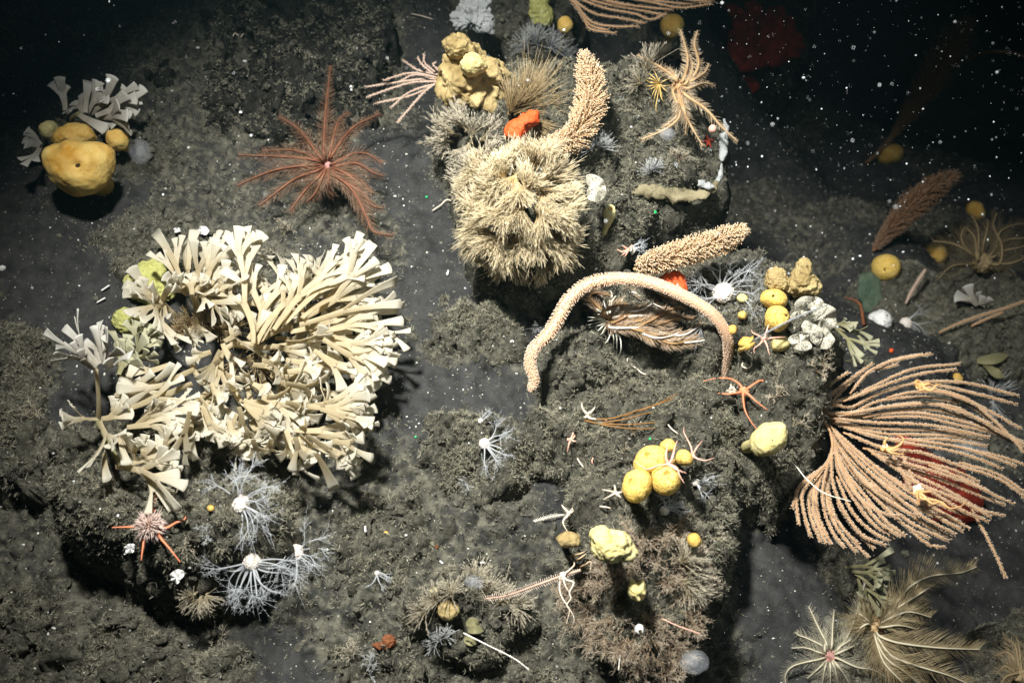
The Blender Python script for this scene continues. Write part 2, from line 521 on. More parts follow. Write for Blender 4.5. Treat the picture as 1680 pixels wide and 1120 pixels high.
rock("ledge carrying the large frilled cream colony and the white anemones", [(85, 720), (160, 690), (320, 705), (470, 745), (500, 800), (500, 880), (465, 950), (390, 985), (290, 985), (200, 950), (120, 915), (95, 850)], .25, .12, 13, lump=1.2)
rock("rubbly hump at the left picture edge beside the stalked fan", [(-60, 470), (20, 450), (70, 520), (95, 600), (80, 680), (130, 740), (60, 800), (-60, 790)], .10, .10, 14, lump=1.3)
rock("mossy hump below the sea whip tip with a small anemone", [(690, 690), (740, 665), (800, 668), (860, 700), (880, 740), (870, 790), (810, 820), (755, 790), (710, 760)], .09, .08, 15, lump=1.2)
rock("low turf mound with a yellow speck in the lower left centre", [(545, 860), (600, 810), (690, 800), (710, 860), (690, 930), (640, 975), (570, 970), (540, 920)], .06, .08, 16, lump=1.1)
rock("tufted boulder below the sea pen carrying the beaded whip", [(655, 990), (700, 950), (750, 930), (830, 955), (880, 980), (870, 1030), (830, 1060), (770, 1085), (720, 1075), (680, 1045)], .13, .08, 17, lump=1.0)
rock("long rock shelf at the bottom left corner", [(-60, 960), (60, 950), (120, 1000), (230, 1010), (300, 1080), (310, 1200), (-60, 1200)], .08, .08, 18, lump=1.4)
rock("fuzzy hump cut by the bottom edge below the anemones", [(300, 1060), (380, 1030), (430, 1075), (470, 1120), (480, 1200), (300, 1200)], .07, .07, 19, lump=1.2)
rock("orange stained rock at the bottom edge", [(545, 1060), (600, 1040), (660, 1050), (690, 1100), (680, 1200), (540, 1200)], .06, .06, 20, lump=1.2)
rock("pale rubble at the bottom edge right of the beaded whip", [(790, 1095), (850, 1075), (960, 1085), (1010, 1200), (780, 1200)], .06, .06, 21, lump=1.2)
rock("rounded outcrop carrying the yellow sponge group under the sea whip", [(880, 560), (940, 535), (1010, 560), (1060, 600), (1150, 620), (1195, 650), (1222, 700), (1228, 790), (1205, 890), (1185, 980), (1140, 1060), (1050, 1095), (985, 1075), (960, 1000), (925, 930), (905, 870), (915, 800), (880, 740), (890, 690), (865, 640)], .22, .16, 22, lump=1.1)
rock("back outcrop carrying the knobbly yellow sponge and the lace cup", [(985, 470), (1080, 430), (1160, 425), (1250, 430), (1360, 500), (1395, 570), (1370, 620), (1370, 690), (1340, 760), (1280, 800), (1225, 790), (1205, 690), (1180, 640), (1070, 600), (1000, 560)], .24, .16, 23, zb=-.12, lump=1.0)
rock("small rubble heap left of the brown twigs", [(870, 690), (905, 665), (950, 680), (960, 730), (930, 770), (885, 760)], .07, .06, 24, zb=-.02, lump=1.2)
rock("shadowed stone left of the drooping sea fan tips", [(1285, 895), (1340, 875), (1420, 900), (1435, 960), (1390, 985), (1330, 960)], .06, .06, 25)
rock("dim rock carrying the two pale feather stars in the lower right", [(1310, 1030), (1380, 1010), (1450, 990), (1480, 1040), (1470, 1140), (1380, 1200), (1310, 1160)], .12, .09, 26)
rock("dim fuzzy rock at the right bottom corner", [(1600, 1030), (1700, 990), (1760, 1200), (1570, 1200)], .15, .12, 27)
rock("dim boulder in the gloom carrying the round yellow sponge", [(1400, 470), (1440, 425), (1500, 420), (1560, 440), (1640, 430), (1720, 470), (1720, 600), (1600, 610), (1480, 580), (1410, 550)], .14, .12, 28)
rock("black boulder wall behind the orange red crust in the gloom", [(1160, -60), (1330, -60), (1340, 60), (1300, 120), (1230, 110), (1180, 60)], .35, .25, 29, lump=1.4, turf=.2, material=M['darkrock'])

# the seabed sheet: fine in the middle, coarse towards its far rim
ix = np.unique(np.concatenate([np.arange(0, 150, 6), np.arange(150, 900, 1), np.arange(900, NX, 5), [NX - 1]]))
iy = np.unique(np.concatenate([np.arange(0, 100, 5), np.arange(100, 700, 1), np.arange(700, NY, 5), [NY - 1]]))
def blur(a, r):
    c = np.cumsum(np.pad(a, ((r + 1, r), (0, 0)), mode='edge'), 0); a = (c[2 * r + 1:] - c[:-2 * r - 1]) / (2 * r + 1)
    c = np.cumsum(np.pad(a, ((0, 0), (r + 1, r)), mode='edge'), 1); return (c[:, 2 * r + 1:] - c[:, :-2 * r - 1]) / (2 * r + 1)
NEAR = blur(blur((HM - BASE > .01).astype(float), 7), 7)
SILT = np.clip(0.55 * ROUGH + 1.25 * NEAR * (0.5 + 0.6 * sstep(-.4, .4, fbm(P3 * 8, 2, 55))), 0, 1)
# silt and rubble banked up against the boulders
BASE = BASE + 0.020 * np.minimum(NEAR * 1.6, 1) * (0.6 + fbm(P3 * 15, 3, 66, billow=True)) + 0.005 * SILT * fbm(P3 * 55, 2, 67, billow=True) + SILT * 0.0022 * np.random.default_rng(3).normal(0, 1, BASE.shape).clip(-2, 2) + 0.0006 * np.random.default_rng(4).normal(0, 1, BASE.shape)
HM = np.maximum(HM, BASE)
V = np.stack([GX[np.ix_(ix, iy)], GY[np.ix_(ix, iy)], BASE[np.ix_(ix, iy)]], -1).reshape(-1, 3)
tag(build("seabed", MB().add(V, grid_faces(len(ix), len(iy)), SILT[np.ix_(ix, iy)].reshape(-1)), M['sediment']), kind='structure')

# ------------------------------------------------------------------ fuzz of hydroids on rocks, grit on the sediment
rng = np.random.default_rng(7)
def blades(mb, pos, nor, length, width, spread=0.9, droop=0.4):
    n = len(pos)
    d = nrm(nrm(nor) * 0.8 + rng.normal(0, spread, (n, 3)) * [1, 1, 0.5])
    side = nrm(np.cross(d, rng.normal(0, 1, (n, 3))))
    L = length * rng.uniform(0.5, 1.4, n)
    w = width * rng.uniform(0.6, 1.3, n)
    k = rng.normal(0, droop, (n, 3))
    p1 = pos + d * (L * 0.55)[:, None]
    p2 = p1 + nrm(d + k) * (L * 0.45)[:, None]
    s = side * w[:, None]
    V = np.stack([pos - s, pos + s, p1 + s * 0.8, p1 - s * 0.8, p2], 1)
    q = np.arange(n)[:, None] * 5
    b = mb.n
    mb.add(V.reshape(-1, 3), q + np.array([[0, 1, 2, 3]]), np.tile([0, 0, 0.55, 0.55, 1.0], n))
    mb.f.append(b + q + np.array([[3, 2, 4]]))

def vis(pos):
    d = pos - CAM
    z = d @ F
    u = (d @ R) / z / TANH; v = (d @ U) / z / TANH
    return (np.abs(u) < 1.12) & (np.abs(v) < 0.78)

turf = MB()
for x, y, z, n, k in ROCKTOPS:
    q = np.stack([x, y, z], -1)
    patch = 0.10 + 0.90 * sstep(-0.15, 0.45, fbm(q * 11, 3, 77))
    slope = np.sqrt(n[:, 0] ** 2 + n[:, 1] ** 2)
    dens = 5.0 * k * patch * np.minimum(1 + slope * 0.5, 2.2) * vis(q)
    cnt = rng.poisson(dens)
    s = np.repeat(np.arange(len(x)), cnt)
    pos = q[s] + np.stack([rng.uniform(-.0025, .0025, len(s)), rng.uniform(-.0025, .0025, len(s)), 0 * s - .001], -1)
    blades(turf, pos, n[s], 0.0095, 0.0008, 1.1)
# patches of fuzz on the open sediment
sub = (slice(150, 900), slice(100, 700))
m = (rng.random(BASE[sub].shape) < 0.26 * SILT[sub] ** 1.2) & (HM[sub] - BASE[sub] < 0.002)
q = np.stack([GX[sub][m], GY[sub][m], BASE[sub][m]], -1)
q = q[vis(q)]
q = np.repeat(q, 4, 0) + rng.normal(0, .004, (len(q) * 4, 3)) * [1, 1, 0]
blades(turf, q, np.tile([0, 0, 1.0], (len(q), 1)), 0.009, 0.0009, 1.0)
tag(build("hydroid_turf", turf, M['turf']), "grey green fuzz of fine strands coating the rocks", "hydroid turf", kind='stuff')

M['grit'] = mat("grit", (0.05, 0.05, 0.045), (0.16, 0.15, 0.12), 60, 0.9, tip=(0.6, 0.59, 0.54), tip_range=(0.85, 0.95))
g = MB()
n = 36000
gxp = rng.uniform(-1.5, 2.0, n); gyp = rng.uniform(-1.1, 2.2, n)
q = np.stack([gxp, gyp, height(gxp, gyp)], -1)
q = q[vis(q)]
sz = 0.0009 + 0.0028 * rng.random(len(q)) ** 4
V0, F0 = ico(0)
V = V0[None] * (sz[:, None, None] * rng.uniform(0.5, 1.5, (len(q), 1, 3))) + q[:, None]
g.add(V.reshape(-1, 3), (F0[None] + (np.arange(len(q)) * 12)[:, None, None]).reshape(-1, 3), np.repeat(rng.random(len(q)) ** 0.5, 12))
tag(build("shell_grit", g, M['grit'], smooth=False), "pale shell grit and dark grains strewn over the sediment", "grit", kind='stuff')

# gravel: lumps of crust and stone, thickest beside the boulders and on them
M['gravel'] = mat("gravel", (0.025, 0.024, 0.021), (0.19, 0.18, 0.14), 60, 0.95, 1.0, 260, spec=0.1, bdist=0.006)
n = 26000
xx = rng.uniform(-1.5, 2.0, n); yy = rng.uniform(-1.1, 2.2, n)
ii = np.clip(((xx - X0) / STEP).astype(int), 0, NX - 1); jj = np.clip(((yy - Y0) / STEP).astype(int), 0, NY - 1)
w = 0.03 + 0.75 * SILT[ii, jj] + 0.25 * (HM[ii, jj] - BASE[ii, jj] > .01)
q = np.stack([xx, yy, height(xx, yy)], -1)
q = q[(rng.random(n) < w) & vis(q)]
V0, F0 = ico(1)
sz = 0.0016 + 0.0085 * rng.random(len(q)) ** 3.5
jit = 1 + 0.55 * (rng.random((len(q), len(V0))) - .5)
V = V0[None] * jit[..., None] * (sz[:, None, None] * rng.uniform(.55, 1.4, (len(q), 1, 3))) + q[:, None]
g = MB().add(V.reshape(-1, 3), (F0[None] + (np.arange(len(q)) * len(V0))[:, None, None]).reshape(-1, 3))
tag(build("gravel", g, M['gravel'], smooth=False), "crumbs of stone and crust scattered over the seabed and rocks", "gravel", kind='stuff')
# ------------------------------------------------------------------ builders for the animals
M['cream'] = mat("frond_cream", (0.62, 0.53, 0.34), (0.73, 0.64, 0.45), 25, 0.6, 0.15, 300, tip=(0.82, 0.785, 0.68), tip_range=(0.35, 1.0), trans=0.62)
M['greyfrond'] = mat("frond_grey", (0.36, 0.33, 0.27), (0.50, 0.46, 0.38), 35, 0.6, 0.15, 300, tip=(0.66, 0.64, 0.58), tip_range=(0.4, 1.0), trans=0.35)
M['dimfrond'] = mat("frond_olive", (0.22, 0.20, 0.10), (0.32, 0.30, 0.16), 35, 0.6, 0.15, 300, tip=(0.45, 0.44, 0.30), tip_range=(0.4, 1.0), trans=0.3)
M['yellow'] = mat("sponge_yellow", (0.52, 0.26, 0.025), (0.84, 0.63, 0.22), 13, 0.55, 0.5, 110, sss=0.25, bdist=0.005, specks=[(70, 0.16, (0.40, 0.24, 0.05)), (160, 0.14, (0.34, 0.22, 0.07))])
M['mellow'] = mat("sponge_mellow", (0.72, 0.48, 0.10), (0.84, 0.62, 0.20), 18, 0.6, 0.6, 160, sss=0.2, pores=(190, 0.28, (0.46, 0.27, 0.045)), bdist=0.003)
M['pale'] = mat("sponge_pale", (0.56, 0.47, 0.17), (0.76, 0.68, 0.36), 22, 0.65, 0.6, 110, sss=0.2, specks=[(80, 0.14, (0.30, 0.24, 0.10)), (150, 0.16, (0.36, 0.30, 0.14))])
M['lumpy'] = mat("sponge_tan", (0.20, 0.135, 0.045), (0.60, 0.47, 0.23), 12, 0.7, 0.8, 70, sss=0.15, bdist=0.008, specks=[(70, 0.2, (0.16, 0.13, 0.06)), (140, 0.2, (0.20, 0.16, 0.08))])
M['olive'] = mat("sponge_lime", (0.36, 0.36, 0.10), (0.52, 0.52, 0.20), 30, 0.8, 0.9, 120, specks=[(150, 0.3, (0.05, 0.05, 0.02))], bdist=0.006)
M['green'] = mat("film_green", (0.04, 0.075, 0.05), (0.09, 0.12, 0.075), 30, 0.7, 0.6, 120)
M['orange'] = mat("sponge_orange", (0.72, 0.085, 0.02), (0.80, 0.14, 0.035), 40, 0.6, 0.5, 160, sss=0.2)
M['redcrust'] = mat("crust_red", (0.10, 0.010, 0.007), (0.42, 0.050, 0.024), 26, 0.8, 1.0, 60, bdist=0.012)
M['rust'] = mat("crust_rust", (0.13, 0.045, 0.02), (0.24, 0.085, 0.03), 60, 0.8, 0.6, 160)
M['white'] = mat("chalk_white", (0.66, 0.66, 0.64), (0.82, 0.81, 0.78), 40, 0.6, 0.4, 180)
M['lace'] = mat("lace_white", (0.32, 0.30, 0.235), (0.56, 0.53, 0.44), 40, 0.7, 0.6, 200, pores=(240, 0.30, (0.12, 0.11, 0.085)), bdist=0.003)
M['bodywhite'] = mat("polyp_body", (0.66, 0.55, 0.46), (0.84, 0.78, 0.72), 60, 0.5, 0.3, 200, sss=0.25)
M['tent'] = mat("tentacle_glass", (0.72, 0.76, 0.80), (0.86, 0.88, 0.90), 40, 0.4, alpha=0.36, trans=0.3)
M['glass'] = mat("jelly_blue", (0.48, 0.50, 0.54), (0.60, 0.62, 0.66), 40, 0.35, alpha=0.11)
M['fan'] = mat("fan_branch", (0.43, 0.25, 0.125), (0.55, 0.34, 0.19), 40, 0.6, tip=(0.82, 0.67, 0.50), tip_range=(0.35, 1.0), trans=0.15)
M['pinkfan'] = mat("fan_pink", (0.52, 0.36, 0.27), (0.64, 0.46, 0.36), 40, 0.6, tip=(0.78, 0.66, 0.56), tip_range=(0.35, 1.0), trans=0.15)
M['brush'] = mat("brush_tan", (0.54, 0.35, 0.18), (0.64, 0.44, 0.25), 40, 0.6, tip=(0.82, 0.68, 0.50), tip_range=(0.45, 1.0), trans=0.15)
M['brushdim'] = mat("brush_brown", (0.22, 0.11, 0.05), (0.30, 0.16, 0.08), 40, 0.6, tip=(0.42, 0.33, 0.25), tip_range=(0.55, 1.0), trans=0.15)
M['whip'] = mat("whip_skin", (0.58, 0.36, 0.22), (0.70, 0.47, 0.31), 30, 0.5, 0.25, 200, tip=(0.82, 0.67, 0.53), tip_range=(0.4, 1.0))
M['stalk'] = mat("stalk_dark", (0.03, 0.025, 0.02), (0.06, 0.05, 0.04), 40, 0.7)
M['crin_red'] = mat("arm_red", (0.155, 0.056, 0.032), (0.31, 0.135, 0.075), 30, 0.55, tip=(0.50, 0.32, 0.20), tip_range=(0.3, 1.1), trans=0.2)
M['crin_core'] = mat("core_purple", (0.30, 0.12, 0.10), (0.46, 0.26, 0.24), 60, 0.6, 0.5, 200)
M['crin_tan'] = mat("arm_tan", (0.50, 0.31, 0.15), (0.68, 0.48, 0.27), 30, 0.55, tip=(0.80, 0.68, 0.50), tip_range=(0.2, 1.1), trans=0.2)
M['crin_brown'] = mat("arm_maroon", (0.24, 0.095, 0.05), (0.56, 0.38, 0.17), 26, 0.5, tip=(0.60, 0.48, 0.36), tip_range=(0.3, 1.1), trans=0.25)
M['crin_white'] = mat("arm_white", (0.58, 0.52, 0.36), (0.74, 0.68, 0.52), 30, 0.5, tip=(0.66, 0.62, 0.54), tip_range=(0.3, 1.1), trans=0.25)
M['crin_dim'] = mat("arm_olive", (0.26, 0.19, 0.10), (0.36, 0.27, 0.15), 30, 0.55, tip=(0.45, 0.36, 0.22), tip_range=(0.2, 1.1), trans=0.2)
M['red_soft'] = mat("pinnule_red", (0.21, 0.085, 0.048), (0.34, 0.18, 0.10), 30, 0.55, tip=(0.46, 0.33, 0.23), tip_range=(0.3, 1.1), trans=0.25, alpha=0.85)
M['white_soft'] = mat("pinnule_white", (0.50, 0.46, 0.34), (0.62, 0.58, 0.46), 30, 0.5, trans=0.3, alpha=0.75)
M['gold_soft'] = mat("pinnule_gold", (0.40, 0.31, 0.16), (0.60, 0.50, 0.32), 30, 0.5, trans=0.3, alpha=0.8)
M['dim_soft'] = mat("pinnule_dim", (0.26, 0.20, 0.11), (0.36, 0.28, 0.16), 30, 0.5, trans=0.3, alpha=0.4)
M['rib_white'] = mat("arm_rib", (0.74, 0.68, 0.58), (0.86, 0.82, 0.74), 30, 0.45)
M['cirri_yellow'] = mat("cirrus_yellow", (0.70, 0.46, 0.12), (0.80, 0.60, 0.24), 30, 0.5)
M['cirri_white'] = mat("cirrus_white", (0.62, 0.62, 0.50), (0.80, 0.80, 0.70), 30, 0.5)
M['star_orange'] = mat("star_orange", (0.74, 0.20, 0.085), (0.80, 0.31, 0.17), 60, 0.55, 0.3, 300)
M['star_pink'] = mat("star_pink", (0.72, 0.36, 0.26), (0.80, 0.50, 0.40), 60, 0.55, 0.3, 300)
M['star_cream'] = mat("star_cream", (0.72, 0.58, 0.44), (0.82, 0.72, 0.60), 60, 0.55, 0.3, 300)
M['star_gold'] = mat("star_gold", (0.72, 0.36, 0.12), (0.80, 0.50, 0.24), 60, 0.55, 0.3, 300)
M['plume'] = mat("plume_cream", (0.56, 0.38, 0.16), (0.70, 0.53, 0.27), 14, 0.7, tip=(0.84, 0.74, 0.52), tip_range=(0.35, 1.0), trans=0.3)
M['plumegrey'] = mat("plume_grey", (0.30, 0.25, 0.15), (0.42, 0.36, 0.24), 14, 0.7, tip=(0.62, 0.56, 0.44), tip_range=(0.35, 1.0), trans=0.3)
M['plumebrown'] = mat("plume_brown", (0.30, 0.20, 0.09), (0.42, 0.30, 0.14), 14, 0.7, tip=(0.54, 0.42, 0.24), tip_range=(0.35, 1.0), trans=0.3)
M['bush'] = mat("bush_brown", (0.22, 0.15, 0.09), (0.36, 0.27, 0.18), 20, 0.7, tip=(0.66, 0.57, 0.44), tip_range=(0.4, 1.0), trans=0.2)
M['frost'] = mat("frost_white", (0.30, 0.31, 0.31), (0.44, 0.45, 0.45), 20, 0.7, tip=(0.60, 0.61, 0.60), tip_range=(0.3, 1.0), trans=0.3)
M['twig'] = mat("twig_brown", (0.16, 0.08, 0.025), (0.26, 0.13, 0.04), 40, 0.6)
M['tube'] = mat("tube_sponge", (0.56, 0.50, 0.24), (0.70, 0.64, 0.36), 30, 0.6, 0.3, 160, sss=0.2)
M['dark'] = mat("pit_dark", (0.03, 0.016, 0.004), (0.06, 0.034, 0.008), 40, 0.9)
M['pit'] = mat("pit_ochre", (0.44, 0.27, 0.05), (0.54, 0.34, 0.08), 60, 0.8)
M['snow'] = mat("marine_snow", (0.55, 0.58, 0.60), (0.75, 0.77, 0.78), 40, 0.8)

def pix(a, b, z=0.0, lift=0.0):
    return P(a, b, z + lift)

def lumpy(name, label, cat, poly, thick, material, group=None, z=None, seed=1, rough=0.06, fine=0.02, pits=(), dents=(), level=5, back=0.5, lift=0.0):
    """a sponge with the traced outline, real thickness and a knobbly skin; pits: (px, py, radius px)"""
    pts = np.array(poly, float)
    c = pts.mean(0)
    if z is None:
        g = hit(c[0], c[1]); zc = g[2] + lift
    else:
        zc = z
    C0 = P(c[0], c[1], zc)
    k = mm(C0)
    C0 = C0 + N * thick * 0.25
    ang = np.arctan2(-(pts[:, 1] - c[1]), pts[:, 0] - c[0])
    rad = np.hypot(pts[:, 0] - c[0], pts[:, 1] - c[1]) * k
    o = np.argsort(ang); ang = ang[o]; rad = rad[o]
    # round the outline off with a dense Catmull-Rom loop in angle
    aa = np.concatenate([ang - 2 * math.pi, ang, ang + 2 * math.pi]); rr = np.tile(rad, 3)
    ta = np.linspace(-math.pi, math.pi, 361)
    ra = np.interp(ta, aa, rr)
    ker = np.hanning(15); ker /= ker.sum()
    ra = np.convolve(np.concatenate([ra[-8:-1], ra, ra[1:8]]), ker, 'same')[7:-7]
    V0, F0 = ico(level)
    phi = np.arctan2(V0[:, 1], V0[:, 0]); cp = np.hypot(V0[:, 0], V0[:, 1])
    rho = np.interp(phi, ta, ra)
    sz = np.sign(V0[:, 2]); up = np.abs(V0[:, 2])
    th = np.where(V0[:, 2] > 0, thick, thick * back)
    cpo = cp ** 0.85
    L = np.stack([np.cos(phi) * rho * cpo, np.sin(phi) * rho * cpo, sz * up * th], 1)
    sc = float(ra.mean())
    disp = rough * sc * fbm(L / sc * 1.6 + seed * 5.1, 3, seed) + fine * sc * fbm(L / sc * 6 + seed, 3, seed + 3)
    L = L + nrm(L / np.array([sc, sc, thick])) * disp[:, None]
    tv = np.zeros(len(L))
    base = C0 - N * thick * 0.25
    for (a, b, r) in list(pits) + list(dents):
        q = np.array([(a - c[0]) * k, -(b - c[1]) * k]); rm = r * k
        d = np.hypot(L[:, 0] - q[0], L[:, 1] - q[1])
        w = np.exp(-(d / (rm * 1.1)) ** 2) * (L[:, 2] > -0.2 * thick)
        L[:, 2] -= w * rm * 0.9
    Vw = C0 + L[:, :1] * R + L[:, 1:2] * U + L[:, 2:] * N
    mb = MB().add(Vw, F0, tv)
    foot = C0.copy()                                   # the foot that holds it to the rock
    for _ in range(300):
        if foot[2] < height(foot[0], foot[1]): break
        foot = foot - N * .004 - np.array([0, 0, .002])
    if np.linalg.norm(foot - C0) > thick * back * .8 and sc > .012:
        m = (C0 + foot) / 2
        tubes(mb, smooth_path([C0, m, foot], 9), sc * np.linspace(.45, .36, 9) * (1 + .08 * np.sin(np.arange(9) * 2.1)), 14, t=0.0)
    if not pits:
        return tag(build(name, mb, material, base=base), label, cat, group)
    th_ = thing(name, label, cat, base, group)
    build("body", mb, material, th_)
    for (a, b, r) in pits:
        q = np.array([(a - c[0]) * k, -(b - c[1]) * k]); rm = r * k
        d = np.hypot(L[:, 0] - q[0], L[:, 1] - q[1]) + (L[:, 2] < 0) * 9
        s = np.argmin(d)
        ctr = C0 + q[0] * R + q[1] * U + (L[s, 2] + 0.0012) * N
        mo = MB()
        rr_, aa_ = np.meshgrid(np.linspace(0.05, 0.75, 5), np.linspace(0, 2 * math.pi, 17)[:-1], indexing='ij')
        wob = 1 + 0.12 * np.sin(aa_ * 3 + seed)
        hh = 0.35 * rm * rr_ ** 2
        Vd = ctr + (rr_ * wob * rm * np.cos(aa_))[..., None] * R + (rr_ * wob * rm * np.sin(aa_))[..., None] * U + hh[..., None] * N
        mo.add(Vd.reshape(-1, 3), grid_faces(5, 16, True))
        build("osculum", mo, M['pit'] if r > 6 else M['dark'], th_)
    return th_

def arc(poly, z0, lifts, n=26):
    """traced line -> smooth world curve; lifts are heights above z0 along the line"""
    l = np.interp(np.linspace(0, 1, len(poly)), np.linspace(0, 1, len(lifts)), lifts)
    return smooth_path([P(a, b, z0 + q) for (a, b), q in zip(poly, l)], n)

def feather_arm(path, width, dens, plen, mats, parent, seed, both=True, lean=0.45, curl=0.3, rib=None, pr=0.00055):
    """a crinoid arm: jointed rib with two rows of pinnules"""
    r = np.random.default_rng(seed)
    n = len(path)
    s = np.linspace(0, 1, n)
    L = np.linalg.norm(np.diff(path, axis=0), axis=1).sum()
    rad = width * (1 - 0.75 * s ** 1.3)
    mb = MB()
    tubes(mb, path, rad, 5, t=s * 0.5)
    m = max(8, int(L * dens))
    k = np.linspace(0.05, 0.99, m)
    T, A, B = frames(path, N)
    out = []
    for sgn in (-1, 1):
        kk = k + r.normal(0, 0.2 / m, m)
        kk = np.clip(kk, 0, 1)
        o = np.stack([np.interp(kk, s, path[:, c]) for c in range(3)], 1)
        t = nrm(np.stack([np.interp(kk, s, T[:, c]) for c in range(3)], 1))
        a = nrm(np.stack([np.interp(kk, s, A[:, c]) for c in range(3)], 1))
        b = np.cross(t, a)
        ln = plen * (0.35 + 0.65 * np.sin(np.clip(kk * 1.25 + 0.12, 0, 1.12) / 1.15 * math.pi) ** 0.7) * r.uniform(0.75, 1.15, m) * np.where(r.random(m) < 0.55, 0.32, 1.0)
        up = r.normal(0.35, 0.25, m)
        d = nrm(sgn * a * 1.0 + t * lean + b * up[:, None] * (-1))
        u = np.linspace(0, 1, 5)[None, :, None]
        pts = o[:, None] + d[:, None] * ln[:, None, None] * u + t[:, None] * (ln[:, None, None] * curl * u ** 2) + r.normal(0, 0.05, (m, 1, 3)) * ln[:, None, None] * u ** 2
        out.append(pts)
    pts = np.concatenate(out)
    pin = MB()
    tubes(pin, pts, pr * np.array([1.1, 1, 0.9, 0.7, 0.35]), 3, t=np.linspace(0.25, 1, 5))
    if rib is None:
        mb.join(pin)
        return build("arm", mb, mats, parent)
    mb = tubes(MB(), path + N * width * 0.9, rad, 5, t=s * 0.5)
    o = build("arm", mb, rib, parent)
    build("pinnules", pin, mats, o, base=world_of(o))
    return o

def feather_star(name, label, center, arms, z, material, width, plen, lifts=(0.03, 0.05, 0.02), dens=520, core=0.014, core_mat=None,
                 cirri=None, cirri_mat=None, cirri_r=0.0007, seed=1, rib=None, group="feather stars on the rocks", lean=0.45, pr=0.00055, core_lift=0.0, rib_every=1):
    base = P(center[0], center[1], z)
    th = thing(name, label, "feather star", base, group)
    for i, a in enumerate(arms):
        a = [(center[0] * 0.75 + a[0][0] * 0.25, center[1] * 0.75 + a[0][1] * 0.25)] + list(a)
        feather_arm(arc(a, z, lifts, 34), width, dens, plen, material, th, seed * 50 + i, rib=(rib if rib is None or rib_every == 1 or i % rib_every == 0 else material), lean=lean, pr=pr)
    mb = MB()
    V0, F0 = ico(3)
    rr = 1 + 0.25 * fbm(V0 * 4 + seed, 2, seed)
    mb.add(P(center[0], center[1], z + lifts[0] + core_lift) + V0 * rr[:, None] * core, F0)
    build("central_disc", mb, core_mat or material, th)
    if cirri:
        for i, c in enumerate(cirri):
            mb = MB()
            tubes(mb, arc([center if len(c) < 3 else c[0]] + list(c[0 if len(c) < 3 else 1:]), z, (lifts[0] * 0.8, lifts[0] + 0.015, lifts[0] * 0.3), 14), cirri_r * np.linspace(1.3, 0.6, 14), 4)
            build("cirrus", mb, cirri_mat or material, th)
    return th

def fan_branch(path, r0, plen, dens, material, parent, seed, r1=None):
    """a gorgonian branch bristling with polyps"""
    r = np.random.default_rng(seed)
    n = len(path); s = np.linspace(0, 1, n)
    L = np.linalg.norm(np.diff(path, axis=0), axis=1).sum()
    rad = r0 + ((r1 if r1 is not None else r0 * 0.7) - r0) * s
    rad = rad * np.minimum(1, (1 - s) * 12 + 0.35)
    mb = MB()
    tubes(mb, path, rad, 6, t=0.05)
    m = max(12, int(L * dens))
    kk = np.clip(np.linspace(0.04, 1.0, m) + r.normal(0, 0.3 / m, m), 0, 1)
    T, A, B = frames(path, N)
    o = np.stack([np.interp(kk, s, path[:, c]) for c in range(3)], 1)
    t = nrm(np.stack([np.interp(kk, s, T[:, c]) for c in range(3)], 1))
    a = nrm(np.stack([np.interp(kk, s, A[:, c]) for c in range(3)], 1))
    b = np.cross(t, a)
    th = (np.arange(m) % 2) * math.pi + r.normal(0, 0.38, m)
    front = r.random(m) < 0.16
    th = np.where(front, r.uniform(0, 2 * math.pi, m), th)
    d = nrm(a * np.cos(th)[:, None] + b * np.sin(th)[:, None] + t * 0.5)
    ln = plen * r.uniform(0.7, 1.2, m)
    u = np.linspace(0, 1, 4)[None, :, None]
    pts = o[:, None] + d[:, None] * (ln[:, None, None] * u) + t[:, None] * (ln[:, None, None] * 0.15 * u ** 2)
    tubes(mb, pts, np.array([0.0007, 0.0006, 0.0008, 0.0004]), 3, t=np.array([0.1, 0.35, 0.8, 1.0]))
    return build("branch", mb, material, parent)

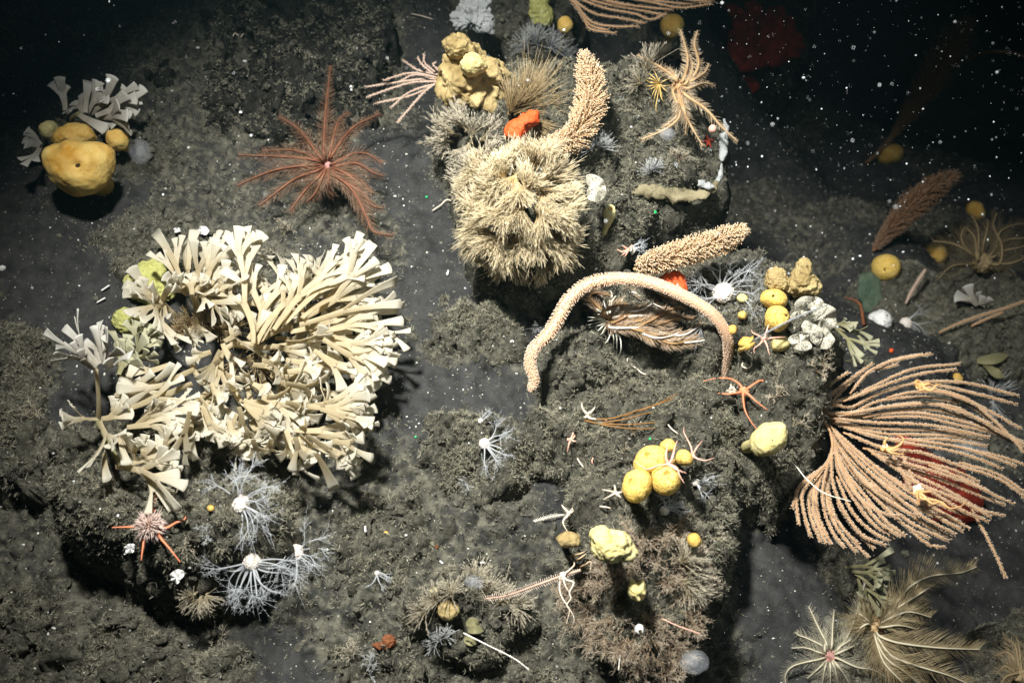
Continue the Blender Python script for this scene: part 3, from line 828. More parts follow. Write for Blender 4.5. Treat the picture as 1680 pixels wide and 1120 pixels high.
def brush(name, label, line, z0, lifts, radii, material, seed, n=620, group="bottlebrush corals", stem=0.004, fork=5):
    """a bottlebrush coral: stem, and side sprigs tipped with polyps"""
    r = np.random.default_rng(seed)
    path = arc(line, z0, lifts, 60)
    s = np.linspace(0, 1, 60)
    k = mm(path[30])
    base = path[0]
    th = thing(name, label, "coral", base, group)
    build("stem", tubes(MB(), path, stem * (1 - 0.5 * s), 6), material, th)
    T, A, B = frames(path, N)
    kk = np.sort(r.uniform(0.02, 1.0, n))
    o = np.stack([np.interp(kk, s, path[:, c]) for c in range(3)], 1)
    t = nrm(np.stack([np.interp(kk, s, T[:, c]) for c in range(3)], 1))
    a = nrm(np.stack([np.interp(kk, s, A[:, c]) for c in range(3)], 1)); b = np.cross(t, a)
    R_ = np.interp(kk, np.linspace(0, 1, len(radii)), radii) * k * r.uniform(0.8, 1.08, n)
    an = np.arange(n) * 2.399 + r.normal(0, 0.2, n)
    endk = sstep(0.9, 1.0, kk)
    d = nrm(a * np.cos(an)[:, None] + b * np.sin(an)[:, None] + t * (0.45 + 1.2 * endk)[:, None])
    u = np.linspace(0, 1, 5)[None, :, None]
    pts = o[:, None] + d[:, None] * (R_[:, None, None] * u) + t[:, None] * (R_[:, None, None] * 0.18 * u ** 2)
    mb = MB()
    tubes(mb, pts, 0.0013 * np.array([1.3, 1.1, 1.0, 0.9, 0.6]), 4, t=np.linspace(0, 0.55, 5))
    # polyps along and at the tip of every sprig
    for f in np.linspace(0.45, 1.0, fork):
        q = o + d * (R_ * f)[:, None] + t * (R_ * 0.18 * f * f)[:, None]
        dd = nrm(d + r.normal(0, 0.7, (n, 3)))
        ln = 0.0052 * r.uniform(0.6, 1.2, n)
        u4 = np.linspace(0, 1, 4)[None, :, None]
        tubes(mb, q[:, None] + dd[:, None] * (ln[:, None, None] * u4), np.array([0.0006, 0.0008, 0.0014, 0.0007]), 4, t=np.array([0.3, 0.45, 0.85, 1.0]) * (0.55 + 0.45 * f))
    build("polyps", mb, material, th)
    return th

def brittle_star(label, disc, arms, z, material, width=2.2, disc_px=8, lift=0.012, name="brittle_star", follow=False, group=None, disc_mat=None, dz=0.0):
    base = P(disc[0], disc[1], z + lift)
    k = mm(base)
    th = thing(name, label, "brittle star", base, group)
    V0, F0 = ico(3)
    ph = np.arctan2(V0[:, 1], V0[:, 0])
    L = V0 * np.stack([1 + 0.12 * np.cos(5 * ph), 1 + 0.12 * np.cos(5 * ph), 0.5 + 0 * ph], 1) * disc_px * k
    Vd = base + L[:, :1] * R + L[:, 1:2] * U + L[:, 2:] * N
    build("central_disc", MB().add(Vd, F0), disc_mat or material, th)
    for i, a in enumerate(arms):
        pth = arc([disc] + list(a), z, (lift, lift + 0.008, lift + dz), 40)
        s = np.linspace(0, 1, 40)
        rad = width * k * (1.0 - 0.8 * s ** 0.9) * (1 + 0.16 * np.sin(np.arange(40) * math.pi * 0.9))
        mb = tubes(MB(), pth, np.maximum(rad, 0.0004), 6)
        # short spines along the arm
        q = np.repeat(pth[2:-1], 2, 0); T, A, B = frames(pth, N)
        sd = np.tile([1.0, -1.0], len(pth) - 3)[:, None] * np.repeat(A[2:-1], 2, 0)
        rr = np.repeat(rad[2:-1], 2)
        u = np.linspace(0, 1, 3)[None, :, None]
        tubes(mb, q[:, None] + sd[:, None] * (rr[:, None, None] * 1.9 * u), np.array([0.0004, 0.0003, 0.00015]), 3)
        build("arm", mb, material, th)
    return th

def tentacled(label, c, body_px, reach, spread, n, z=None, seed=1, cat="anemone", name="mushroom_coral", lift=None, bias=None, body_mat=None, twig=9, dim=None, group="pale mushroom corals with glassy polyps"):
    """a mushroom coral: knobbly white head with long glassy feathery polyps; spread=(from, to) in degrees, 0 = right, 90 = up the picture"""
    r = np.random.default_rng(seed)
    g = hit(*c)
    base = g
    k = mm(g)
    rb = body_px * k
    ctr = g + N * rb * 0.8
    th = thing(name, label, cat, base, group)
    V0, F0 = ico(4)
    mb = MB()
    rr = 1 + 0.05 * fbm(V0 * 3.2 + seed, 2, seed, billow=True) + 0.03 * fbm(V0 * 9, 2, seed + 2)
    mb.add(ctr + V0 * rr[:, None] * rb, F0)
    tubes(mb, smooth_path([g - N * 0.02, ctr], 6), rb * np.array([.75, .65, .6, .6, .6, .6]), 12)
    kn = nrm(r.normal(0, 1, (46, 3)) + N * 0.8)
    balls(mb, ctr + kn * rb * 0.96, rb * r.uniform(0.08, 0.15, 46), 2)
    build("head", mb, body_mat or M['bodywhite'], th)
    n = int(n * 1.25)
    a = np.radians(np.linspace(spread[0], spread[1], n)) + r.normal(0, 0.12, n)
    for i in range(n):
        d = R * math.cos(a[i]) + U * math.sin(a[i])
        ln = reach * k * r.uniform(0.28, 0.62)
        up = r.uniform(-0.1, 0.9)
        dd = nrm(d + N * up)
        side = nrm(np.cross(dd, N)) * r.normal(0, 0.3)
        u = np.linspace(0, 1, 14)[:, None]
        pth = ctr + dd * rb * 0.8 + dd * ln * u + side * ln * u ** 2 + np.sin(u * 5 + i) * ln * 0.04 * side - np.array([0, 0, 1]) * ln * 0.12 * u ** 2
        mb = MB()
        w = 0.0013 * min(1, reach / 55 + 0.25)
        tubes(mb, pth, w * np.linspace(1.7, 0.9, 14), 5)
        # eight feathery arms at the end of each polyp
        tip = pth[-1]; td = nrm(pth[-1] - pth[-3])
        m = twig
        e = nrm(td * r.uniform(0.4, 1.1, (m, 1)) + r.normal(0, 0.5, (m, 3)))
        l2 = reach * k * r.uniform(0.26, 0.46, m)
        u6 = np.linspace(0, 1, 6)[None, :, None]
        pts = tip + e[:, None] * (l2[:, None, None] * u6) + r.normal(0, 0.3, (m, 1, 3)) * l2[:, None, None] * u6 ** 2
        tubes(mb, pts, w * 0.5 * np.linspace(1.0, 0.35, 6), 3)
        # their pinnules
        for q in (2, 3, 4):
            o = np.repeat(pts[:, q], 2, 0); e2 = nrm(np.repeat(e, 2, 0) * 0.6 + r.normal(0, 0.6, (2 * m, 3)))
            l3 = np.repeat(l2, 2) * 0.16
            tubes(mb, o[:, None] + e2[:, None] * (l3[:, None, None] * np.linspace(0, 1, 3)[None, :, None]), w * 0.3, 3)
        build("polyp", mb, M['tent'], th)
    return th

def tuft(mb, o, d, spread, length, n, seed, rad=0.0007, bend=0.25, fork=True, seg=7, flat=0.0):
    """a spray of fine filaments from one point"""
    r = np.random.default_rng(seed)
    d = nrm(np.asarray(d, float))
    e = nrm(d + r.normal(0, spread, (n, 3)))
    if flat:
        side = nrm(np.cross(d, nrm(N + 0.7 * r.normal(0, 1, 3)))); nn = np.cross(side, d)
        al = r.uniform(-1, 1, n) * flat
        e = nrm(d * np.cos(al)[:, None] + side * np.sin(al)[:, None] + nn * r.normal(0.12 * np.cos(al * 2), 0.09, n)[:, None])
    ln = length * r.uniform(0.65, 1.1, n)
    u = np.linspace(0, 1, seg)[None, :, None]
    out = nrm(e - (e @ d)[:, None] * d + 1e-6)
    k = out * bend + r.normal(0, 0.12, (n, 3))
    pts = o + e[:, None] * (ln[:, None, None] * u) + k[:, None] * (ln[:, None, None] * u ** 2)
    tubes(mb, pts, rad * np.linspace(1.5, 0.5, seg), 3)
    if fork:
        for q in (seg // 2, seg - 3, seg - 2):
            e2 = nrm(pts[:, q + 1] - pts[:, q]); e2 = nrm(np.repeat(e2, 2, 0) + r.normal(0, 0.24, (2 * n, 3)))
            l2 = np.repeat(ln, 2) * 0.2
            o2 = np.repeat(pts[:, q], 2, 0)
            tubes(mb, o2[:, None] + e2[:, None] * (l2[:, None, None] * np.linspace(0, 1, 4)[None, :, None]), rad * np.linspace(0.8, 0.4, 4), 3, t=np.linspace(0.55, 1, 4))
    return mb

def screen_dir(deg, up=0.3):
    a = math.radians(deg)
    return nrm(R * math.cos(a) + U * math.sin(a) + N * up)

def spray(name, label, cat, tufts, material, group=None, seed=1, spread=0.42, n=150, rad=0.0007, part_name="tuft", lift=0.02, fork=True, flat=0.0):
    """a colony of several tufts; each (px, py, direction deg, length px, lift towards the lamp, up, [count])"""
    g = hit(tufts[0][0], tufts[0][1])
    th = thing(name, label, cat, g, group)
    for i, q in enumerate(tufts):
        a, b, deg, ln, lf, up = q[:6]
        o = hit(a, b); k = mm(o); o = o + N * lf
        mb = MB()
        tuft(mb, o, screen_dir(deg, up), spread, ln * k, q[6] if len(q) > 6 else n, seed * 40 + i, rad, fork=fork, flat=flat)
        if lf > 0.015:
            tubes(mb, smooth_path([o - N * (lf + 0.01), o], 5), rad * 5, 5, t=0.0)
        build(part_name, mb, material, th)
    return th

def strip(mb, path, w, th, nor, curl, t0, t1, sides=10):
    """a flat ribbon of real thickness, curled across"""
    n = len(path)
    T = nrm(np.gradient(path, axis=0))
    S = nrm(np.cross(T, nor)); Nn = np.cross(S, T)
    a = np.arange(sides) * 2 * math.pi / sides
    x = np.cos(a); y = np.sin(a)
    X = x[None] * w[:, None]
    Y = y[None] * th + curl[:, None] * (x[None] ** 2) * w[:, None]
    back = (np.linspace(0, 1, n) ** 6)[:, None] * (-0.22) * (x[None] ** 2) * w[:, None]
    V = path[:, None] + T[:, None] * back[..., None] + S[:, None] * X[..., None] + Nn[:, None] * Y[..., None]
    V = V.reshape(-1, 3)
    t = np.repeat(np.linspace(t0, t1, n), sides)
    f = grid_faces(n, sides, True)
    b = mb.n
    mb.add(V, f, t)
    e = b + (n - 1) * sides
    # end cap in quads across the ribbon
    cap = []
    for k in range(sides // 2 - 1):
        cap.append([e + k, e + k + 1, e + sides - k - 2, e + sides - k - 1])
    mb.f.append(np.array(cap))

def frond(mb, p, d, length, w0, level, nor, r, t0=0.0, flare=2.5, mini=False):
    """a forking ribbon frond"""
    last = level == 0
    if last and not mini and r.random() < 0.45:      # a lobe notched into two or three short tips
        seg = length * r.uniform(0.45, 0.7)
        u = np.linspace(0, 1, 8); side = nrm(np.cross(d, nor)); bend = r.normal(0, 0.13)
        path = p + d * (seg * u)[:, None] + side * (seg * bend * u ** 2)[:, None] + nor * (seg * r.normal(-0.05, 0.10) * u ** 2)[:, None]
        w1 = w0 * r.uniform(1.5, 1.9)
        strip(mb, path, w0 + (w1 - w0) * u ** 1.5, 0.0011, nor, r.uniform(-.15, .3) * u, t0, 0.8)
        e = nrm(path[-1] - path[-3])
        for a in ([-0.3, 0.28] if r.random() < .6 else [-0.42, 0.0, 0.4]):
            a = a + r.normal(0, .07)
            dd = nrm(e * math.cos(a) + side * math.sin(a) + nor * r.normal(0, .12)); nn = nrm(nor - dd * (nor @ dd))
            frond(mb, path[-1] - e * w1 * .8 + side * math.sin(a) * w1 * 1.3, dd, length * r.uniform(.38, .6), w0 * .72, 0, nn, r, 0.65, flare, True)
        return
    seglen = length * (0.46 if not last else r.uniform(0.75, 1.2))
    n = 9
    u = np.linspace(0, 1, n)
    side = nrm(np.cross(d, nor))
    bend = r.normal(0, 0.13)
    path = p + d * (seglen * u)[:, None] + side * (seglen * bend * u ** 2)[:, None] + nor * (seglen * r.normal(-0.05, 0.10) * u ** 2)[:, None]
    w1 = w0 * (flare if last else 1.5)
    w = w0 + (w1 - w0) * u ** (2.0 if last else 1.4)
    if last:
        w = w * r.uniform(0.8, 1.15)
        w[:2] = w0
    curl = (r.uniform(0.05, 0.4) * (1 if r.random() < 0.7 else -1)) * u ** 0.7
    t1 = 1.0 if last else t0 + (1 - t0) * 0.5
    strip(mb, path, w, 0.0011, nor, curl * (1 if last else 0.5), t0, t1)
    if last:
        return
    kids = 3 if r.random() < 0.38 else 2
    e = nrm(path[-1] - path[-3])
    angs = [-0.30, 0.28] if kids == 2 else [-0.44, 0.0, 0.42]
    for a in angs:
        a = a + r.normal(0, 0.07)
        dd = nrm(e * math.cos(a) + side * math.sin(a) + nor * r.normal(0, 0.16))
        nn = nrm(nor + side * r.normal(0, 0.4) + e * r.normal(0, 0.15)); nn = nrm(nn - dd * (nn @ dd))
        st = path[-1] - e * w1 * 0.9 + side * math.sin(a) * w1 * 1.0
        frond(mb, st, dd, length * 0.60 * r.uniform(0.8, 1.15), w0 * 1.05, level - 1, nn, r, t1 - 0.1, flare)

def fronds(th, specs, material, z, seed, lift0=0.05, lift1=0.14, w_px=4.2, part="frond"):
    """specs: (x0, y0, x1, y1, levels[, lift0, lift1])"""
    for i, sp in enumerate(specs):
        r = np.random.default_rng(seed * 100 + i)
        l0 = sp[5] if len(sp) > 5 else lift0 * r.uniform(0.7, 1.3)
        l1 = sp[6] if len(sp) > 6 else lift1 * r.uniform(0.6, 1.3)
        a = P(sp[0], sp[1], z + l0); b = P(sp[2], sp[3], z + l1)
        L = np.linalg.norm(b - a); d = (b - a) / L
        nor = nrm(N + 0.30 * r.normal(0, 1, 3)); nor = nrm(nor - d * (nor @ d))
        tot = {0: .95, 1: 0.46 + 0.6 * .92, 2: 0.46 + 0.6 * 0.46 + 0.6 ** 2 * .92, 3: 0.46 + 0.6 * 0.46 + 0.6 ** 2 * 0.46 + 0.6 ** 3 * .92}[sp[4]]
        mb = MB()
        frond(mb, a, d, L / tot, w_px * mm(a), sp[4], nor, r, 0.0)
        build(part, mb, material, th)

def bush(mb, o, d, length, level, r, rad, spread=0.55, kids=3, t0=0.0, tstep=0.3):
    """branching twigs"""
    u = np.linspace(0, 1, 5)[:, None]
    pth = o + d * (length * u) + r.normal(0, 0.16, 3) * length * u ** 2
    tubes(mb, pth, rad * np.linspace(1, 0.7, 5), 4, t=np.linspace(t0, min(1, t0 + tstep), 5))
    if level == 0:
        return
    for k in range(kids):
        f = r.uniform(0.4, 1.0)
        q = pth[0] + (pth[-1] - pth[0]) * f if k else pth[-1]
        dd = nrm(d + r.normal(0, spread, 3) + N * 0.1)
        bush(mb, q, dd, length * r.uniform(0.55, 0.85), level - 1, r, rad * 0.78, spread, kids, min(1, t0 + tstep * f), tstep)

def sprig(label, px, py, deg, size, material, seed, name="hydroid_sprig", cat="hydroid", group="pale hydroid sprigs on the turf", level=3, up=0.5, spread=0.5, kids=3, rad=0.0009):
    r = np.random.default_rng(seed)
    g = hit(px, py)
    mb = MB()
    for j in range(2):
        bush(mb, g, nrm(screen_dir(deg, up) + r.normal(0, 0.25, 3)), size * mm(g) * 0.4, level, r, rad, spread, kids)
    return tag(build(name, mb, material, base=g), label, cat, group)
# ------------------------------------------------------------------ frilled bryozoan colonies
def zs(x0, y0, s, L):
    return [(x0 + q[0] / s, y0 + q[1] / s, x0 + q[2] / s, y0 + q[3] / s) + tuple(q[4:]) for q in L]
G_FR = "frilled cream ribbon colonies"
t = thing("ribbon_bryozoan", "upright cream rosette of broad ribbons in front of the lime sponge", "bryozoan", P(320, 475, 0.0), G_FR)
fronds(t, zs(200, 360, 2.604, [(270, 310, 150, 100, 1), (265, 290, 188, 45, 0), (290, 300, 275, 95, 1), (318, 290, 335, 85, 1), (330, 290, 380, 35, 1), (340, 290, 432, 48, 0),
    (345, 300, 455, 110, 2), (355, 300, 490, 155, 1), (365, 310, 508, 225, 1), (365, 315, 512, 290, 1), (365, 325, 525, 365, 1), (350, 330, 460, 405, 1), (340, 310, 425, 190, 2),
    (315, 310, 325, 180, 1), (290, 310, 215, 195, 1), (280, 320, 205, 275, 1), (300, 320, 290, 210, 1), (310, 320, 390, 240, 2), (350, 320, 480, 340, 1), (320, 330, 400, 330, 1)]),
    M['cream'], 0.03, 11, 0.10, 0.15, 4.0)
build("stalk", tubes(MB(), arc([(335, 545), (322, 500), (318, 478)], 0.0, (0.0, 0.05, 0.09), 14), 0.009, 8, t=0.0), M['cream'], t)
t = thing("ribbon_bryozoan", "small cream tuft of ribbons spread over the lime green sponge", "bryozoan", P(262, 495, 0.0), G_FR)
fronds(t, zs(60, 350, 3.862, [(800, 570, 545, 435, 1), (800, 570, 545, 500, 1), (800, 580, 555, 590, 1), (790, 590, 640, 755, 1), (790, 560, 600, 405, 1), (810, 590, 820, 720, 0), (790, 580, 680, 640, 1), (800, 560, 700, 480, 1), (800, 560, 800, 440, 0)]),
    M['cream'], 0.02, 12, 0.05, 0.14, 4.0)
build("stalk", tubes(MB(), arc([(290, 520), (275, 505), (266, 496)], 0.0, (0.0, 0.03, 0.07), 10), 0.006, 8, t=0.0), M['cream'], t)

t = thing("ribbon_bryozoan", "largest frilled cream colony, its forking ribbons spraying up and right over the left ledge", "bryozoan", P(400, 620, 0.05), G_FR)
main = [(560, 530, 610, 185, 3), (560, 540, 655, 165, 2), (575, 530, 770, 70, 3), (600, 520, 850, 75, 3), (640, 480, 870, 215, 2), (650, 470, 885, 125, 2), (680, 450, 965, 85, 2),
    (700, 440, 975, 140, 2), (770, 420, 1065, 150, 1), (810, 400, 1138, 178, 1), (760, 430, 1164, 240, 2), (760, 450, 1198, 335, 1), (760, 460, 1100, 300, 2), (720, 480, 1160, 400, 2),
    (800, 480, 1192, 460, 2), (820, 490, 1150, 500, 2), (830, 500, 1192, 590, 2), (840, 505, 1192, 635, 1), (860, 510, 1135, 705, 1), (840, 500, 1080, 600, 2), (830, 480, 1000, 430, 1),
    (700, 520, 905, 545, 2), (820, 560, 1070, 715, 2), (840, 570, 990, 712, 1), (640, 540, 820, 560, 1), (440, 520, 560, 460, 1), (540, 510, 640, 390, 1), (560, 500, 660, 330, 1),
    (520, 340, 600, 210, 1), (520, 360, 645, 340, 1), (690, 420, 745, 350, 1), (780, 430, 780, 270, 1), (690, 640, 720, 590, 1), (690, 650, 870, 660, 2), (700, 700, 920, 745, 2),
    (680, 690, 790, 780, 1), (430, 530, 490, 690, 0), (420, 560, 330, 720, 1), (420, 560, 445, 825, 2), (420, 600, 330, 640, 1), (520, 770, 730, 910, 3), (530, 790, 640, 960, 2),
    (520, 790, 710, 880, 2), (500, 800, 565, 1010, 2), (490, 830, 450, 975, 1), (600, 760, 795, 850, 2), (620, 760, 780, 780, 1), (640, 780, 720, 850, 1), (700, 780, 900, 820, 2),
    (790, 800, 1080, 760, 2), (800, 800, 1085, 840, 2), (850, 810, 1115, 880, 2), (880, 830, 1070, 910, 2), (850, 800, 940, 780, 1), (740, 900, 1015, 920, 2), (760, 890, 820, 885, 1),
    (780, 900, 1068, 1010, 2), (790, 920, 1020, 1065, 2), (760, 920, 895, 1040, 2), (750, 930, 825, 1085, 2), (740, 930, 790, 1075, 1), (700, 900, 745, 1010, 1), (690, 920, 745, 1065, 1),
    (640, 940, 610, 1010, 1), (560, 940, 610, 1060, 1), (830, 1000, 900, 1112, 0), (900, 950, 1055, 960, 1), (900, 980, 965, 1060, 1), (330, 760, 440, 855, 1), (340, 780, 350, 965, 2),
    (345, 800, 425, 985, 2), (460, 860, 475, 990, 2), (290, 820, 235, 1052, 1), (295, 820, 330, 1030, 1), (310, 640, 0, 755, 2), (300, 700, 30, 805, 2), (200, 620, 0, 700, 1),
    (380, 565, 270, 610, 1), (310, 420, 345, 500, 2), (270, 450, 300, 580, 1), (540, 650, 580, 690, 1), (560, 620, 700, 640, 1), (600, 600, 760, 640, 2), (640, 660, 850, 700, 2),
    (700, 600, 900, 640, 2), (760, 620, 960, 660, 2), (560, 700, 640, 740, 1), (420, 640, 520, 740, 1), (450, 700, 560, 800, 1), (380, 700, 420, 800, 1)]
SPLIT = 40
fronds(t, zs(200, 360, 2.604, main[:SPLIT]), M['cream'], 0.05, 13, 0.15, 0.11, 4.0)
rr_ = np.random.default_rng(4)
inner = []
for _ in range(19):
    a = rr_.uniform(580, 930); b = rr_.uniform(300, 600); q = math.atan2(b - 520, a - 430) + rr_.normal(0, .15)
    inner.append((a, b, a + 190 * math.cos(q), b + 190 * math.sin(q), 2, .05, .09))
fronds(t, zs(200, 360, 2.604, inner), M['cream'], 0.05, 23, 0.05, 0.09, 4.0)
t2 = thing("ribbon_bryozoan", "frilled cream colony draping over the ledge just above the white mushroom corals", "bryozoan", P(400, 690, 0.05), G_FR)
fronds(t2, zs(200, 360, 2.604, main[SPLIT:]), M['cream'], 0.05, 113, 0.14, 0.10, 4.0)
inner = []
for _ in range(19):
    a = rr_.uniform(330, 850); b = rr_.uniform(640, 880); q = math.atan2(b - 520, a - 450) + rr_.normal(0, .15)
    inner.append((a, b, a + 170 * math.cos(q), b + 170 * math.sin(q), 2, .04, .08))
fronds(t2, zs(200, 360, 2.604, inner), M['cream'], 0.05, 24, 0.04, 0.08, 4.0)
mb = MB()
for pl in ([(345, 640), (360, 590), (380, 565), (415, 565)], [(380, 565), (440, 570), (500, 560)], [(415, 565), (450, 545), (480, 535)], [(345, 640), (380, 640), (395, 660)], [(395, 660), (440, 660), (480, 670)], [(345, 640), (320, 610), (315, 590)], [(395, 660), (460, 690), (490, 705)], [(345, 640), (320, 660), (315, 680)]):
    tubes(mb, arc(pl, 0.05, (0.06, 0.09), 12), 0.006, 8, t=0.0)
build("stalk", mb, M['cream'], t)

t = thing("ribbon_bryozoan", "pale stalked fan of square tipped ribbons at the left end of the ledge", "bryozoan", hit(163, 700), G_FR)
fronds(t, zs(60, 350, 3.862, [(375, 985, 108, 862, 1), (380, 975, 175, 745, 1), (390, 960, 238, 738, 0), (400, 955, 290, 700, 1), (410, 945, 392, 706, 0), (420, 955, 462, 740, 1), (435, 960, 520, 770, 1), (450, 1000, 500, 930, 1)]),
    M['greyfrond'], 0.03, 14, 0.16, 0.2, 4.0)
build("stalk", tubes(MB(), arc([(160, 702), (162, 660), (158, 606)], 0.02, (0.0, 0.08, 0.16), 16), 0.006 * np.linspace(1, 0.7, 16), 8, t=0.0), M['cream'], t)
t = thing("ribbon_bryozoan", "olive tinted fan of ribbons between the stalked fan and the lime sponge", "bryozoan", hit(190, 690), G_FR)
fronds(t, zs(60, 350, 3.862, [(545, 1000, 590, 700, 1), (560, 980, 660, 800, 1), (590, 950, 745, 665, 2), (600, 950, 800, 755, 1), (530, 1000, 535, 740, 1), (520, 1020, 580, 860, 1), (520, 1040, 500, 900, 1)]),
    M['dimfrond'], 0.03, 15, 0.12, 0.16, 4.0)
build("stalk", tubes(MB(), arc([(185, 690), (195, 650), (203, 605)], 0.03, (0.0, 0.07, 0.12), 14), 0.005, 8, t=0.0), M['dimfrond'], t)
t = thing("ribbon_bryozoan", "tan shaded fans of ribbons hanging over the lower left edge of the ledge", "bryozoan", hit(200, 745), G_FR)
fronds(t, zs(60, 580, 4.309, [(560, 800, 1000, 850, 2), (580, 800, 960, 700, 2), (700, 820, 960, 960, 1), (760, 840, 930, 1045, 0), (640, 520, 1000, 480, 2), (700, 510, 960, 290, 2), (760, 480, 1140, 420, 1), (460, 460, 690, 450, 1), (500, 460, 630, 330, 1),
    (700, 780, 690, 560, 1), (740, 780, 800, 560, 1), (900, 700, 920, 560, 1), (430, 460, 150, 490, 1), (450, 480, 540, 770, 1), (480, 700, 470, 850, 0), (620, 560, 520, 680, 1), (560, 300, 740, 110, 1), (580, 320, 940, 150, 1), (650, 390, 1110, 240, 1)]),
    M['cream'], 0.10, 16, 0.06, 0.10, 4.0)
build("stalk", tubes(MB(), arc([(160, 690), (185, 740), (200, 765)], 0.08, (0.0, 0.05, 0.06), 14), 0.006, 8, t=0.0), M['dimfrond'], t)

t = thing("ribbon_bryozoan", "grey white ribbon fan rising behind the smooth yellow sponge", "bryozoan", hit(150, 210), G_FR)
fronds(t, zs(0, 0, 3.002, [(330, 540, 275, 345, 0), (320, 545, 325, 400, 0), (410, 560, 375, 450, 1), (420, 555, 430, 400, 0), (430, 560, 520, 400, 2), (450, 560, 585, 410, 1), (460, 560, 660, 470, 2), (470, 570, 670, 505, 1), (480, 580, 650, 575, 1), (480, 590, 550, 650, 1), (380, 560, 490, 630, 0), (330, 560, 360, 520, 1)]),
    M['greyfrond'], 0.05, 17, 0.08, 0.13, 4.0)
build("stalk", tubes(MB(), arc([(118, 215), (118, 195), (130, 186)], 0.05, (0.0, 0.06, 0.09), 12), 0.006, 8, t=0.0), M['dimfrond'], t)
t = thing("ribbon_bryozoan", "tiny grey pair of ribbons left of the smooth yellow sponge", "bryozoan", hit(66, 240), G_FR)
fronds(t, zs(0, 0, 3.002, [(200, 715, 130, 620, 1), (195, 720, 100, 690, 0), (195, 730, 160, 810, 0)]), M['greyfrond'], 0.03, 18, 0.05, 0.09, 4.0)
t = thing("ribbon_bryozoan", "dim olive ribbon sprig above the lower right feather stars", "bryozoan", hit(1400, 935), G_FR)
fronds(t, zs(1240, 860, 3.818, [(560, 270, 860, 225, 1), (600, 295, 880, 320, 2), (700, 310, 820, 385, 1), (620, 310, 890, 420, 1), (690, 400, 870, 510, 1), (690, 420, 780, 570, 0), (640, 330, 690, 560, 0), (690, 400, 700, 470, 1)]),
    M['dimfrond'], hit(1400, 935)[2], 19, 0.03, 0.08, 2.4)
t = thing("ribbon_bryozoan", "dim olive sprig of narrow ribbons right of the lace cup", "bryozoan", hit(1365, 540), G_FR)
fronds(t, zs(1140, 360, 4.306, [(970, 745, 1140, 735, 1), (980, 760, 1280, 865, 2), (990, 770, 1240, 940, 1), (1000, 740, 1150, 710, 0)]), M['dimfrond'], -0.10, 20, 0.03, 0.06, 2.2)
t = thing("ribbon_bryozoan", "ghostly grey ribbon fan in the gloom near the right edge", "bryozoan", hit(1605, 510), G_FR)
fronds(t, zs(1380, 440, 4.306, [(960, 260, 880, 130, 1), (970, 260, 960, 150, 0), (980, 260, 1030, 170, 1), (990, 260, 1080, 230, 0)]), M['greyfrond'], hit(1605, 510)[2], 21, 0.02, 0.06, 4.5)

# ------------------------------------------------------------------ sponges
M['deepred'] = mat("sponge_deepred", (0.13, 0.011, 0.006), (0.38, 0.038, 0.015), 26, .8, 1.0, 60, bdist=.012)
M['chalk'] = mat("chalk_grey", (0.22, 0.23, 0.23), (0.46, 0.475, 0.47), 60, .7, .8, 160, bdist=.005)
M['ridge'] = mat("ridge_olive", (0.10, 0.085, 0.045), (0.36, 0.31, 0.19), 22, .8, .9, 90, bdist=.006)
G_Y = "yellow ball and barrel sponges"
lumpy("yellow_sponge", "big smooth golden barrel sponge with a dark round hole, upper left", "sponge", [(78, 262), (84, 248), (110, 240), (150, 238), (178, 240), (190, 250), (195, 268), (188, 290), (175, 310), (150, 322), (125, 322), (105, 312), (88, 292)], .085, M['yellow'], G_Y, z=.12, seed=2, rough=.05, fine=.008, pits=[(153, 281, 5.2)], dents=[(115, 254, 9), (172, 256, 7)])
lumpy("yellow_sponge", "golden sponge lobe squeezed between the grey ribbon fan and the barrel sponge", "sponge", [(90, 236), (98, 222), (115, 210), (138, 206), (158, 214), (163, 228), (155, 240), (120, 244), (98, 246)], .06, M['yellow'], G_Y, z=.09, seed=3, rough=.06, fine=.008)
lumpy("yellow_sponge", "small golden ball sponge at the right shoulder of the barrel sponge", "sponge", [(178, 232), (180, 218), (194, 213), (208, 218), (214, 232), (206, 246), (190, 248)], .035, M['yellow'], G_Y, z=.09, seed=4, rough=.05, fine=.01, level=4)
lumpy("yellow_sponge", "small pale knob of sponge at the left shoulder of the barrel sponge", "sponge", [(69, 215), (75, 204), (88, 200), (97, 208), (97, 222), (86, 231), (75, 228)], .035, M['pale'], G_Y, z=.08, seed=5, rough=.06, fine=.02, level=4)
lumpy("jelly_blob", "bluish glassy blob clinging right of the small golden ball sponge", "sea squirt", [(214, 240), (224, 230), (240, 232), (248, 246), (246, 262), (232, 270), (218, 262)], .03, M['glass'], None, z=.06, seed=6, level=4)
lumpy("lime_sponge", "lime green crust speckled black behind the cream ribbons", "sponge", [(208, 472), (216, 450), (236, 432), (258, 426), (272, 440), (276, 465), (290, 485), (270, 500), (240, 498), (216, 490)], .045, M['olive'], "lime green crusts", seed=7, rough=.12, fine=.04, lift=.01)
lumpy("lime_sponge", "smaller lime green crust beside the olive ribbon fan", "sponge", [(188, 522), (196, 508), (220, 508), (236, 516), (240, 536), (222, 548), (200, 544)], .03, M['olive'], "lime green crusts", seed=8, rough=.12, fine=.04, lift=.005)
lumpy("lime_sponge", "dim lime green crust at the top edge left of the red brown sea fan", "sponge", [(866, -10), (895, -10), (900, 12), (908, 30), (902, 46), (884, 48), (870, 38), (868, 15)], .05, M['olive'], "lime green crusts", seed=9, rough=.12, fine=.04, z=-.12)
lumpy("yellow_sponge", "dim mustard ball sponge under the top sea fan's left end", "sponge", [(914, 42), (918, 32), (930, 29), (938, 36), (939, 48), (930, 56), (918, 53)], .03, M['yellow'], G_Y, z=-.10, seed=10, rough=.04, level=4)
